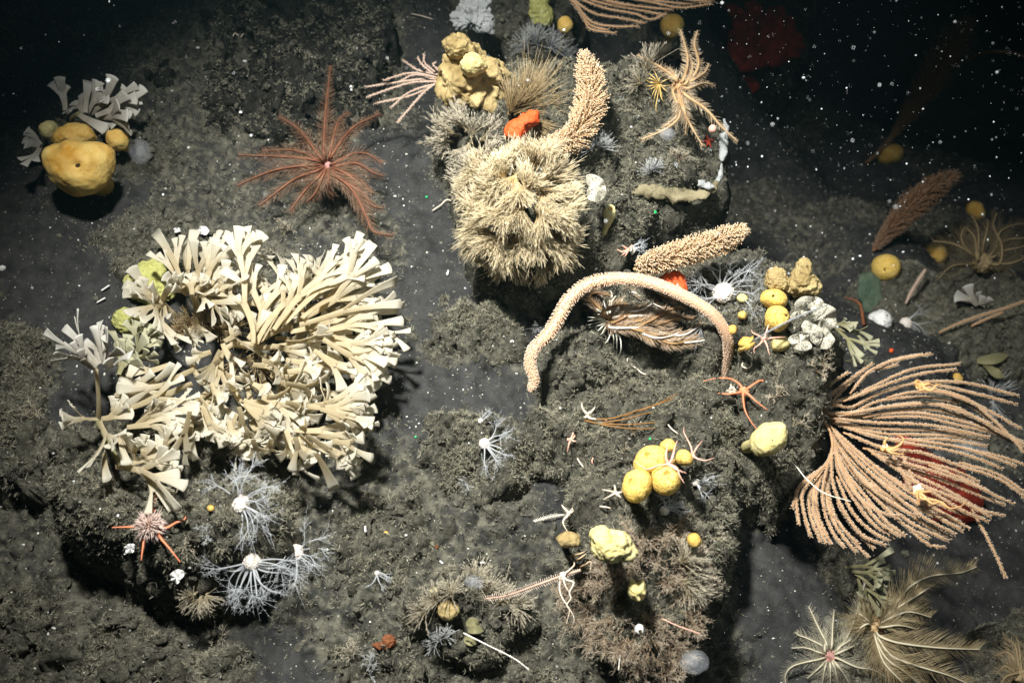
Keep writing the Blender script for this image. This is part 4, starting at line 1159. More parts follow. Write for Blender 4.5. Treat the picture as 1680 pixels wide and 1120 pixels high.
lumpy("yellow_sponge", "dim mustard barrel sponge below the top sea fan's middle", "sponge", [(1082, 42), (1088, 30), (1104, 27), (1118, 34), (1119, 50), (1112, 62), (1094, 62)], .05, M['yellow'], G_Y, z=-.45, seed=11, rough=.04, level=4)
lumpy("horn_sponge", "bumpy tan yellow sponge with upright lobes on the outcrop's left shoulder", "sponge", [(722, 105), (730, 84), (726, 74), (744, 67), (768, 70), (776, 84), (790, 92), (800, 108), (822, 116), (840, 132), (836, 150), (815, 166), (800, 178), (770, 184), (745, 178), (727, 158), (720, 135)], .10, M['lumpy'], None, z=.18, seed=12, rough=.24, fine=.09, dents=[(750, 120, 10), (790, 140, 12), (770, 160, 9)])
lumpy("horn_sponge", "pale yellow knob standing on top of the bumpy tan sponge", "sponge", [(756, 108), (762, 94), (778, 92), (794, 104), (800, 114), (786, 124), (766, 126)], .05, M['pale'], None, z=.29, seed=13, rough=.12, fine=.04, level=4)
lumpy("horn_sponge", "fuzzy horn of sponge leaning left at the bumpy sponge's top", "sponge", [(728, 84), (726, 74), (740, 67), (760, 70), (774, 76), (772, 90), (756, 98), (738, 96)], .05, M['lumpy'], None, z=.28, seed=14, rough=.12, fine=.08, level=4)
lumpy("orange_sponge", "bright orange bent finger of sponge beside the upright bottlebrush coral", "sponge", [(826, 216), (832, 206), (848, 196), (862, 188), (870, 182), (882, 184), (887, 194), (884, 206), (872, 210), (862, 214), (860, 226), (850, 236), (838, 232), (828, 226)], .04, M['orange'], None, z=.24, seed=15, rough=.10, fine=.02)
lumpy("orange_sponge", "orange sponge showing between the leaning bottlebrush coral and the sea whip", "sponge", [(1078, 462), (1088, 450), (1108, 444), (1118, 450), (1126, 466), (1124, 482), (1108, 482), (1090, 474)], .03, M['orange'], None, z=.14, seed=16, rough=.10, fine=.02, level=4)
MS = M['mellow']
for lab, pl, pit, z, sd in [
    ("pore dotted yellow sponge, upper left of the heaped group under the brown twigs", [(1039, 768), (1040, 752), (1050, 738), (1066, 730), (1084, 732), (1094, 745), (1094, 760), (1078, 772), (1055, 776)], [(1058, 743, 8)], .24, 20),
    ("egg shaped yellow sponge, lowest left of the heaped group", [(1020, 803), (1022, 788), (1034, 772), (1050, 768), (1064, 774), (1067, 792), (1060, 812), (1046, 822), (1030, 820)], [(1032, 786, 8)], .25, 21),
    ("round yellow sponge with clear pores, lowest right of the heaped group", [(1067, 785), (1070, 770), (1082, 762), (1098, 762), (1112, 774), (1114, 792), (1104, 806), (1088, 810), (1072, 802)], [(1089, 773, 8)], .25, 22),
    ("small yellow sponge at the top of the heaped group", [(1082, 730), (1088, 722), (1098, 719), (1107, 725), (1108, 736), (1098, 741), (1086, 738)], [], .23, 23),
    ("small yellow sponge at the heaped group's right end, a brittle star beside it", [(1107, 748), (1112, 739), (1124, 737), (1134, 746), (1134, 760), (1122, 763), (1110, 758)], [], .22, 24)]:
    lumpy("yellow_sponge", lab, "sponge", pl, .045 if len(pl) > 8 else .026, MS, G_Y, z=z, seed=sd, rough=.03, fine=.012, pits=pit)
lumpy("yellow_sponge", "lumpy pale yellow sponge with small holes above the brown hydroid bush", "sponge", [(968, 884), (970, 872), (980, 860), (992, 858), (998, 866), (1012, 866), (1028, 874), (1036, 888), (1044, 902), (1034, 912), (1014, 914), (998, 918), (980, 910), (970, 898)], .055, M['pale'], G_Y, z=.22, seed=25, rough=.14, fine=.03, pits=[(1019, 891, 2.6), (1018, 907, 2.4)], dents=[(1013, 876, 4), (1000, 866, 4)])
lumpy("yellow_sponge", "dull sausage shaped sponge left of the lumpy pale yellow one", "sponge", [(912, 884), (918, 875), (934, 872), (950, 876), (952, 890), (936, 894), (920, 894)], .025, M['lumpy'], G_Y, z=.14, seed=26, rough=.10, level=4)
lumpy("yellow_sponge", "little yellow ball sponge alone on the dark right side of the outcrop", "sponge", [(1126, 884), (1131, 876), (1140, 873), (1148, 880), (1149, 890), (1140, 897), (1130, 893)], .022, M['yellow'], G_Y, z=.17, seed=27, rough=.04, level=4)
lumpy("yellow_sponge", "pale cushion sponge on the rock edge below the orange brittle star", "sponge", [(1229, 730), (1230, 714), (1240, 703), (1262, 692), (1282, 691), (1287, 702), (1287, 718), (1276, 734), (1256, 746), (1238, 746)], .055, M['pale'], G_Y, z=.16, seed=28, rough=.06, fine=.015, pits=[(1254, 717, 1.6)])
lumpy("horn_sponge", "knobbly yellow sponge lobe on the back outcrop, left of the taller knobs", "sponge", [(1256, 470), (1256, 450), (1264, 440), (1278, 440), (1286, 452), (1290, 470), (1276, 478), (1262, 478)], .04, M['lumpy'], None, z=.18, seed=29, rough=.12, fine=.08)
lumpy("horn_sponge", "taller knobbly yellow sponge with a raised finger above the lace cup", "sponge", [(1286, 476), (1288, 462), (1298, 455), (1304, 440), (1310, 426), (1322, 424), (1326, 436), (1322, 450), (1334, 458), (1342, 474), (1336, 486), (1316, 488), (1298, 482)], .05, M['lumpy'], None, z=.18, seed=30, rough=.12, fine=.08)
lumpy("yellow_sponge", "yellow ball sponge directly under the left knobbly lobe", "sponge", [(1246, 492), (1250, 480), (1264, 475), (1280, 478), (1289, 490), (1286, 502), (1270, 506), (1254, 502)], .04, MS, G_Y, z=.17, seed=31, rough=.03, fine=.012, pits=[(1261, 487, 3.5)])
lumpy("yellow_sponge", "yellow ball sponge crossed by a thin white whip and a brittle star", "sponge", [(1254, 520), (1258, 507), (1272, 501), (1286, 506), (1292, 518), (1288, 536), (1274, 545), (1260, 538)], .04, MS, G_Y, z=.18, seed=32, rough=.03, fine=.012, pits=[(1281, 518, 3.2)])
lumpy("yellow_sponge", "olive shaded ball sponge at the foot of the lace cup", "sponge", [(1264, 562), (1272, 552), (1288, 552), (1296, 560), (1290, 572), (1276, 576), (1264, 572)], .03, M['pale'], G_Y, z=.12, seed=33, rough=.04, level=4)
lumpy("yellow_sponge", "yellow cup shaped sponge right of the sea whip's upright part", "sponge", [(1210, 566), (1216, 570), (1226, 564), (1230, 554), (1236, 550), (1238, 560), (1232, 570), (1222, 575), (1212, 573)], .02, M['yellow'], G_Y, z=.13, seed=34, rough=.06, level=4)
lumpy("yellow_sponge", "tiny yellow ball sponge touching the sea whip's right side", "sponge", [(1194, 540), (1198, 533), (1206, 534), (1208, 542), (1203, 548), (1196, 547)], .014, M['yellow'], G_Y, z=.13, seed=35, level=3)
lumpy("yellow_sponge", "tiny yellow ball sponge below the large mushroom coral, lower of the pair", "sponge", [(1210, 516), (1214, 511), (1221, 511), (1224, 518), (1219, 524), (1212, 522)], .012, MS, G_Y, z=.13, seed=36, level=3)
lumpy("yellow_sponge", "tiny olive yellow sponge beside the large mushroom coral, upper of the pair", "sponge", [(1208, 489), (1212, 483), (1222, 483), (1227, 490), (1222, 496), (1212, 495)], .012, M['pale'], G_Y, z=.13, seed=37, level=3)
lumpy("yellow_sponge", "round yellow ball sponge alone in the gloom on the green film", "sponge", [(1428, 440), (1431, 427), (1442, 419), (1458, 419), (1470, 428), (1473, 442), (1467, 456), (1452, 462), (1436, 456)], .06, MS, G_Y, seed=38, rough=.02, fine=.006, pits=[(1441, 444, 3)])
lumpy("yellow_sponge", "dim mustard ball sponge beside the ghostly feather star", "sponge", [(1509, 418), (1514, 406), (1528, 401), (1544, 406), (1550, 420), (1542, 433), (1524, 436), (1512, 430)], .06, M['yellow'], G_Y, seed=39, rough=.04, level=4)
lumpy("yellow_sponge", "dim mustard sponge with a pale tip above the ghostly feather star", "sponge", [(1584, 340), (1590, 332), (1600, 332), (1608, 344), (1610, 358), (1600, 362), (1588, 354)], .05, M['yellow'], G_Y, seed=40, rough=.06, level=4)
lumpy("yellow_sponge", "yellow oval sponge at the foot of the stalked brush in the dark", "sponge", [(1434, 256), (1438, 246), (1452, 240), (1470, 240), (1479, 250), (1476, 262), (1460, 270), (1442, 268)], .07, M['yellow'], G_Y, seed=41, rough=.03, level=4)
lumpy("film_sponge", "flat green film hanging below the round yellow ball sponge", "sponge", [(1410, 450), (1428, 446), (1446, 468), (1456, 490), (1456, 506), (1440, 520), (1424, 516), (1414, 496), (1408, 470)], .012, M['green'], None, seed=42, rough=.05)
lumpy("white_sponge", "greyish white lumpy sponge at the bottom of the green film", "sponge", [(1424, 530), (1426, 516), (1438, 510), (1446, 508), (1454, 514), (1459, 528), (1452, 542), (1438, 548), (1428, 542)], .045, M['white'], None, seed=43, rough=.08, fine=.03, pits=[(1447, 518, 1.8), (1441, 528, 1.6)])
lumpy("red_crust", "dark red crust on the black wall at the top right, larger patch", "sponge", [(1188, 0), (1210, -10), (1230, 0), (1228, 30), (1250, 30), (1268, 10), (1290, 15), (1300, 45), (1314, 60), (1310, 95), (1290, 105), (1260, 108), (1235, 118), (1200, 100), (1196, 70), (1205, 50), (1192, 30)], .05, M['redcrust'], "red crusts in the gloom", seed=44, rough=.22, fine=.05)
lumpy("red_crust", "dark red crust below the larger patch at the top right", "sponge", [(1214, 128), (1226, 124), (1240, 132), (1246, 144), (1236, 152), (1222, 146)], .03, M['redcrust'], "red crusts in the gloom", seed=45, rough=.16, level=4)
lumpy("red_sponge", "deep red sponge glimpsed behind the large sea fan's lower half", "sponge", [(1452, 730), (1470, 706), (1510, 736), (1550, 762), (1586, 786), (1606, 820), (1602, 852), (1580, 862), (1556, 846), (1530, 850), (1506, 826), (1480, 790), (1456, 760)], .06, M['deepred'], None, z=-.50, seed=46, rough=.12, fine=.03)
lumpy("white_crust", "pale bluish white flap glimpsed behind the large sea fan", "sponge", [(1562, 732), (1572, 722), (1600, 722), (1620, 734), (1616, 746), (1590, 746), (1570, 742)], .02, M['glass'], "white crusts", z=-.30, seed=47, rough=.08, level=4)
def rim_crust(name, label, line, widths, material, group, z, seed, thick=.6):
    """a crust hugging a rock rim: a knobbly bead of uneven width along a traced line"""
    pth = arc(line, z, (0,), 60); k = mm(pth[0])
    w = np.interp(np.linspace(0, 1, 60), np.linspace(0, 1, len(widths)), widths) * k
    mb = tubes(MB(), pth, w, 14, t=0.0)
    V = np.concatenate(mb.v); c = np.repeat(pth, 14, 0)
    V = c + (V - c) * (1 + .45 * fbm(V * 60 + seed, 3, seed) + .2 * vnoise(V * 220, seed))[:, None]
    dn = (V - c) @ N
    mb.v = [V - N * (dn * (1 - thick))[:, None]]
    tag(build(name, mb, material, base=pth[30]), label, "sponge", group)
rim_crust("white_crust", "chalky white crust along the outcrop's right rim, upper patch", [(1188, 196), (1192, 214), (1185, 228), (1187, 246), (1184, 264)], (2, 6, 4, 9, 6, 7, 2), M['chalk'], "white crusts", .13, 48)
rim_crust("white_crust", "chalky white crust along the outcrop's right rim, lower streak", [(1184, 268), (1182, 284), (1176, 300), (1168, 316)], (1, 4, 5, 3, 1), M['chalk'], "white crusts", .12, 49)
rim_crust("white_crust", "white knob of crust at the right end of the dull ridge sponge", [(1146, 296), (1156, 304), (1172, 306)], (2, 8, 5, 7, 2), M['chalk'], "white crusts", .15, 50)
rim_crust("ridge_sponge", "dull olive ridge of sponge along the outcrop's lower rim", [(1026, 316), (1060, 312), (1090, 317), (1115, 321), (1142, 322), (1164, 314), (1176, 300)], (4, 8, 12, 9, 13, 10, 8, 9, 4), M['ridge'], None, .13, 51)
lumpy("white_crust", "blue white streaky sponge on the tall boulder at the top centre", "sponge", [(742, 20), (760, 0), (790, -10), (806, 8), (800, 26), (812, 44), (796, 52), (776, 40), (756, 48), (744, 40)], .03, M['frost'], "white crusts", z=.10, seed=52, rough=.25, fine=.12)
lumpy("jelly_blob", "pink bead like sea squirt near the outcrop's right rim", "sea squirt", [(1162, 212), (1166, 206), (1172, 206), (1175, 212), (1171, 218), (1165, 218)], .012, M['star_pink'], None, z=.30, seed=53, level=3)
lumpy("jelly_blob", "grey dome shaped sea squirt under the tan feather star", "sea squirt", [(1080, 220), (1086, 212), (1100, 211), (1108, 218), (1104, 228), (1090, 230)], .02, M['glass'], None, z=.30, seed=54, level=4)
lumpy("jelly_blob", "grey violet jelly lump on the tufted boulder beside the sea pen", "sea squirt", [(762, 950), (768, 943), (784, 944), (794, 953), (792, 962), (778, 962), (766, 960)], .016, M['glass'], None, z=.09, seed=55, level=4)
lumpy("jelly_blob", "translucent bluish jelly disc at the bottom right of the hydroid bush", "sea squirt", [(1114, 1082), (1124, 1070), (1144, 1064), (1158, 1072), (1162, 1088), (1150, 1100), (1130, 1102), (1118, 1094)], .02, M['glass'], None, z=.05, seed=56, level=4)
lumpy("rust_crust", "rusty orange flake crust on the rock at the bottom edge", "sponge", [(612, 1056), (628, 1052), (634, 1040), (646, 1042), (650, 1054), (642, 1062), (628, 1062), (618, 1062)], .012, M['rust'], None, seed=57, rough=.25, fine=.12, level=4)
for i, (lab, a, b, r, m_) in enumerate([("tiny yellow bead sponge on the low turf mound", 633, 874, 4, 'yellow'), ("tiny orange bead sponge right of the low turf mound", 716, 896, 4, 'rust'), ("tiny golden bead sponge on the ledge beside the white coral head", 346, 833, 6, 'yellow'),
                                      ("red bead like animal above the large sea fan", 1462, 575, 4, 'orange'), ("small mustard sponge above the curled brittle star on the sea fan", 1570, 620, 9, 'yellow'), ("dim mustard knob on the tufted boulder left of the sea pen", 712, 968, 6, 'pale'),
                                      ("fuzzy olive round sponge on the tufted boulder", 736, 1000, 18, 'lumpy')]):
    g = hit(a, b)
    lumpy("bead_sponge", lab, "sponge", [(a + r * math.cos(q), b + r * 0.9 * math.sin(q)) for q in np.linspace(0, 6.28, 9)[:-1]], r * mm(g) * 0.8, M[m_], "bead sized sponges", z=g[2] + r * mm(g) * 0.4, seed=60 + i, rough=.1, fine=.04, level=4 if r > 8 else 3)

# lidded tube sponge, white egg, lace sheets
def lathe(mb, path, rad, sides=20, t=None):
    return tubes(mb, path, rad, sides, t=t)
g = hit(992, 383)
th = thing("tube_sponge", "small pale yellow club shaped tube sponge below the lace sheet", "sponge", g)
pth = arc([(991, 384), (996, 368), (1000, 352), (1001, 343)], g[2], (0.0, 0.03, 0.055, 0.07), 16)
build("body", lathe(MB(), pth, np.interp(np.linspace(0, 1, 16), [0, .25, .5, .8, 1], [.006, .006, .010, .015, .013])), M['tube'], th)
mo = MB(); aa = np.linspace(0, 2 * math.pi, 25)[:-1]
ring = np.array([pth[-1] + N * 0.004 + (R * math.cos(q) + U * math.sin(q) * 0.8) * 0.0085 for q in aa])
tubes(mo, np.vstack([ring, ring[:1]]), 0.0035, 6); build("rim", mo, M['tube'], th)
md = MB(); balls(md, [pth[-1] + N * 0.0015], 0.0075, 3); build("osculum", md, M['pit'], th)

def lace_sheet(mb, poly, z, fold, seed, lift):
    """a folded sheet with real thickness"""
    pts = np.array(poly, float); c = pts.mean(0)
    rr, aa = np.meshgrid(np.linspace(0.02, 1, 14), np.linspace(0, 2 * math.pi, 49)[:-1], indexing='ij')
    ang = np.arctan2(pts[:, 1] - c[1], pts[:, 0] - c[0]); rad = np.hypot(*(pts - c).T)
    o = np.argsort(ang)
    ra = np.interp(aa, np.concatenate([ang[o] - 2 * math.pi, ang[o], ang[o] + 2 * math.pi]), np.tile(rad[o], 3))
    k = mm(P(c[0], c[1], z))
    C0 = P(c[0], c[1], z + lift)
    x = rr * ra * np.cos(aa) * k; y = -rr * ra * np.sin(aa) * k
    h = 0.7 * fold * (rr ** 1.3) * (np.sin(aa * 2 + seed) + 0.7 * np.sin(aa * 5 + seed * 2)) + fold * 0.4 * vnoise(np.stack([x * 60, y * 60, 0 * x], -1), seed)
    V = C0 + x[..., None] * R + y[..., None] * U + h[..., None] * N
    f = grid_faces(14, 48, True)
    b = V.reshape(-1, 3)
    mb.add(b + N * 0.001, f); mb.add(b - N * 0.001, f[:, ::-1])
    e = np.arange(48) + 13 * 48; e2 = (np.arange(48) + 1) % 48 + 13 * 48
    mb.f.append(np.stack([e, e2, e2 + 14 * 48, e + 14 * 48], 1) + mb.n - 2 * 14 * 48)
mb = MB(); lace_sheet(mb, [(962, 288), (972, 286), (986, 294), (994, 310), (993, 322), (980, 332), (966, 328), (968, 306)], .27, .010, 3, .03)
tag(build("lace_bryozoan", mb, M['lace'], base=hit(978, 312)), "small white perforated sheet right of the cream plume clump", "bryozoan", "white lace sheets")
g = hit(1320, 545)
th = thing("lace_bryozoan", "crumpled white lace cup with open folds below the taller knobbly sponge", "bryozoan", g, "white lace sheets")
for i, (pl, f_, lf) in enumerate([([(1304, 498), (1330, 488), (1350, 494), (1358, 506), (1340, 514), (1310, 516)], .012, .06), ([(1294, 556), (1310, 548), (1326, 556), (1330, 570), (1312, 574), (1300, 566)], .012, .08),
                                  ([(1338, 548), (1352, 538), (1366, 550), (1364, 566), (1348, 572), (1338, 562)], .012, .08), ([(1322, 526), (1332, 530), (1330, 556), (1340, 566), (1326, 562), (1318, 545)], .010, .085), ([(1326, 500), (1362, 505), (1366, 540), (1345, 545), (1335, 525)], .018, .05), ([(1296, 520), (1318, 510), (1326, 530), (1316, 552), (1298, 548)], .018, .045)]):
    mb = MB(); lace_sheet(mb, pl, .12, f_, 5 + i, lf)
    build("fold", mb, M['lace'], th)
for i, (lab, pl) in enumerate([("bent white flake of lace above the cream plumes' left side", [(806, 252), (816, 250), (834, 262), (840, 280), (836, 288), (828, 276), (818, 264)]), ("white flake of lace lying on the cream plume clump", [(806, 278), (820, 276), (836, 280), (834, 290), (816, 288)]),
                               ("white scale of shell in front of the grey fan tuft", [(284, 377), (290, 374), (296, 377), (292, 381)]), ("white scale of shell behind the rosette's tallest ribbons", [(325, 382), (330, 372), (336, 371), (340, 386), (333, 384)]), ("white cone of shell under the ledge's lower lip", [(281, 942), (300, 936), (296, 950), (288, 958), (282, 952)]), ("white knob of shell left of the orange brittle star's fuzzy coral", [(205, 898), (214, 892), (222, 896), (220, 904), (208, 906)])]):
    z = hit(*np.mean(pl, 0))[2]
    mb = MB(); lace_sheet(mb, pl, z, .008, 9 + i, .02 if i > 1 else .10)
    tag(build("lace_flake" if i < 2 else "shell_flake", mb, M['lace' if i < 2 else 'white'], base=hit(*np.mean(pl, 0))), lab, "bryozoan" if i < 2 else "shell", "loose white flakes")
# ------------------------------------------------------------------ feather stars
def ZL(x0, y0, s, LL):
    return [Z(x0, y0, s, q) for q in LL]
red = ZL(360, 80, 3.294, [[(565, 560), (572, 380), (600, 90)], [(600, 560), (640, 400), (700, 340)], [(620, 560), (720, 430), (870, 350)], [(620, 620), (720, 570), (800, 570), (880, 622)], [(635, 635), (740, 620), (830, 670), (890, 690)],
    [(650, 660), (760, 710), (825, 780)], [(640, 690), (730, 780), (800, 920), (835, 990), (940, 1010)], [(640, 700), (760, 770), (830, 850), (890, 862)], [(590, 700), (590, 770), (622, 802)], [(540, 690), (470, 760), (380, 880)],
    [(520, 665), (400, 710), (215, 850)], [(500, 630), (330, 650), (210, 690), (95, 742)], [(500, 600), (350, 585), (100, 575)], [(510, 590), (400, 550), (230, 552)], [(540, 580), (430, 440), (320, 365)], [(500, 650), (440, 636), (380, 640)], [(560, 690), (520, 780), (470, 830)], [(640, 670), (720, 700), (770, 800), (820, 860)]])
cir = [[(537 + 0, 274)] + [(537 + 26 * math.cos(a) * f, 270 + 26 * math.sin(a) * f) for f in (0.5, 1.0, 1.2)] for a in np.linspace(0.2, 6.0, 15)]
feather_star("feather_star", "rust red feather star with many arms spread flat on the sediment at the upper left", (538, 272), red, hit(538, 276)[2] + .05, M['red_soft'], .0034, .036, lifts=(.05, .085, .055, .03), dens=720, core=.013, core_mat=M['crin_core'], cirri=cir, cirri_mat=M['crin_tan'], seed=1, lean=0.9, pr=0.00042, rib=M['crin_red'])

tan = ZL(860, 0, 3.111, [[(770, 400), (690, 340), (575, 280)], [(815, 400), (835, 300), (798, 150)], [(840, 430), (890, 330), (870, 230), (886, 155)], [(860, 410), (920, 372), (945, 325)], [(840, 450), (920, 425), (975, 442)],
    [(830, 490), (930, 560), (1010, 650), (1090, 722)], [(805, 540), (850, 640), (912, 746)], [(815, 550), (828, 630), (822, 690)], [(790, 530), (790, 600), (720, 660), (598, 712)], [(760, 470), (782, 540), (770, 600), (700, 655)], [(775, 400), (740, 350), (700, 372)], [(830, 420), (860, 340), (830, 250)]])
cy = Z(860, 0, 3.111, [(690, 430)])[0]
cir = [[cy] + Z(860, 0, 3.111, q) for q in [[(640, 400), (595, 408)], [(650, 385), (612, 368)], [(670, 375), (652, 355)], [(690, 400), (720, 392)], [(640, 440), (600, 440)], [(660, 470), (640, 530)], [(670, 480), (655, 560)], [(680, 500), (672, 560), (700, 595)], [(700, 500), (745, 555)], [(720, 410), (770, 400)], [(720, 440), (775, 425)],
    [(650, 420), (604, 425)], [(655, 450), (616, 470)], [(700, 480), (720, 530)], [(720, 460), (760, 480)], [(640, 420), (600, 390)]]]
zt = max(hit(1115, 160)[2], .14) + .03
feather_star("feather_star", "tan feather star with curled yellow cirri perched on the outcrop's upper right corner", (1112, 142), tan, zt, M['crin_tan'], .0042, .022, lifts=(.06, .09, .06, .03), dens=560, core=.016, core_mat=M['crin_tan'], cirri=cir, cirri_mat=M['cirri_yellow'], cirri_r=.0010, seed=2, lean=0.75)

brown = ZL(960, 420, 4.309, [[(180, 505), (350, 507), (450, 500)], [(120, 400), (220, 350), (390, 332)], [(280, 290), (335, 255), (450, 320), (582, 386)], [(340, 500), (460, 458), (585, 384), (690, 360)], [(350, 520), (480, 575), (585, 570), (680, 530)], [(500, 580), (600, 618), (720, 600), (840, 530)],
    [(600, 600), (780, 605), (930, 570)], [(200, 470), (300, 420), (420, 340)], [(450, 260), (600, 300), (720, 330)], [(500, 480), (650, 440), (770, 440)], [(640, 560), (770, 520), (840, 465)], [(40, 300), (70, 260), (180, 280)], [(220, 430), (420, 420), (560, 400)], [(230, 480), (430, 540), (620, 560)], [(240, 400), (400, 380), (520, 300)], [(300, 470), (480, 440), (640, 400)]])
cir = [[Z(960, 420, 4.309, [(170, 450)])[0]] + Z(960, 420, 4.309, q) for q in [[(90, 380), (5, 345)], [(90, 440), (15, 430)], [(90, 450), (15, 460)], [(90, 470), (18, 490)], [(100, 490), (20, 508)], [(110, 510), (60, 560)], [(130, 530), (90, 590)], [(180, 540), (150, 610), (118, 608)], [(200, 560), (200, 650)], [(220, 560), (225, 670)], [(240, 560), (255, 640), (245, 700)], [(230, 540), (210, 620)], [(120, 420), (60, 405)], [(180, 290), (240, 240)], [(190, 270), (150, 240)], [(120, 290), (90, 255)], [(200, 300), (280, 270)]]]
feather_star("feather_star", "maroon and gold feather star folded under the sea whip's arch, white cirri at its foot", (1003, 526), brown, hit(1010, 545)[2] + .01, M['crin_brown'], .0034, .027, lifts=(.05, .10, .08), dens=900, core=.016, core_mat=M['crin_brown'], cirri=cir, cirri_mat=M['cirri_white'], cirri_r=.0017, seed=3, rib=M['rib_white'], lean=1.2, pr=0.0007, rib_every=2)

pur = ZL(1240, 860, 3.818, [[(440, 740), (380, 620), (330, 510)], [(475, 750), (480, 640), (490, 530)], [(420, 760), (320, 710), (265, 690), (245, 668)], [(400, 800), (310, 770), (220, 772)], [(400, 840), (240, 880), (185, 940), (190, 1010)], [(400, 890), (320, 962)], [(430, 900), (415, 1000)], [(465, 900), (465, 1010)], [(490, 890), (520, 1010)],
    [(510, 880), (560, 950), (590, 1010)], [(520, 840), (630, 890), (740, 910), (822, 962)], [(520, 800), (640, 740), (750, 650)], [(530, 760), (620, 700), (660, 640)], [(520, 770), (600, 640), (690, 340)], [(430, 780), (440, 680), (430, 655)]])
zp = hit(1360, 1080)[2] - .03
feather_star("feather_star", "white armed feather star with a violet middle at the bottom edge", (1360, 1075), pur, zp, M['white_soft'], .0026, .026, lifts=(.04, .07, .05, .03), dens=760, core=.020, core_mat=M['crin_core'], seed=4, lean=0.7, pr=0.0004, rib=M['crin_white'])
whi = ZL(1240, 860, 3.818, [[(840, 560), (940, 410), (1080, 325), (1280, 300), (1385, 262)], [(870, 530), (980, 460), (1125, 368)], [(850, 580), (960, 545), (1100, 580)], [(800, 640), (900, 630), (1015, 655)], [(780, 700), (900, 740), (1150, 770), (1405, 780)], [(770, 720), (850, 820), (1000, 880), (1200, 940), (1325, 995)],
    [(760, 740), (820, 840), (930, 920), (1035, 1005)], [(750, 720), (800, 860), (900, 970), (945, 1015)], [(700, 620), (660, 640), (620, 690)], [(700, 600), (650, 560), (640, 590)], [(680, 600), (640, 610)]])
feather_star("feather_star", "pale gold feather star with long straight white ribbed arms reaching right, lower right", (1432, 1028), whi, zp, M['gold_soft'], .0030, .056, lifts=(.04, .08, .08, .05), dens=950, core=.022, core_mat=M['crin_tan'], seed=5, rib=M['crin_white'], lean=0.9, pr=0.00045)
dim = ZL(1400, 240, 4.307, [[(870, 790), (855, 650), (790, 570)], [(880, 780), (880, 600), (840, 490)], [(910, 720), (940, 600), (950, 520)], [(1030, 830), (1045, 700), (985, 560), (1015, 470)], [(820, 750), (700, 690), (560, 670)], [(720, 840), (650, 880), (600, 932)], [(1000, 720), (1030, 610), (1120, 560), (1206, 545)], [(1060, 670), (1200, 650), (1240, 650)],
    [(1060, 740), (1150, 720), (1220, 700)], [(1080, 830), (1160, 810), (1240, 770)], [(780, 700), (760, 630), (790, 570)]])
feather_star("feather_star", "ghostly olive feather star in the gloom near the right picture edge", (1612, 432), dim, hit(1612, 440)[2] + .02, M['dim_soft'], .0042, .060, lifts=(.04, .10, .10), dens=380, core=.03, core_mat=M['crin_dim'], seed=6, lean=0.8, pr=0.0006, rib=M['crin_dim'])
bl = [[(1668, 1096), (1655, 1070), (1632, 1075)], [(1672, 1096), (1665, 1058), (1645, 1046)], [(1676, 1100), (1672, 1060), (1668, 1042)], [(1664, 1102), (1648, 1092), (1638, 1104)], [(1682, 1098), (1685, 1060), (1690, 1050)], [(1670, 1104), (1650, 1110), (1640, 1128)]]
feather_star("feather_star", "dim brown feather star half cut off at the right bottom corner", (1674, 1108), bl, hit(1670, 1100)[2] + .02, M['crin_dim'], .003, .04, lifts=(.03, .06, .04), dens=420, core=.02, core_mat=M['crin_dim'], seed=7)

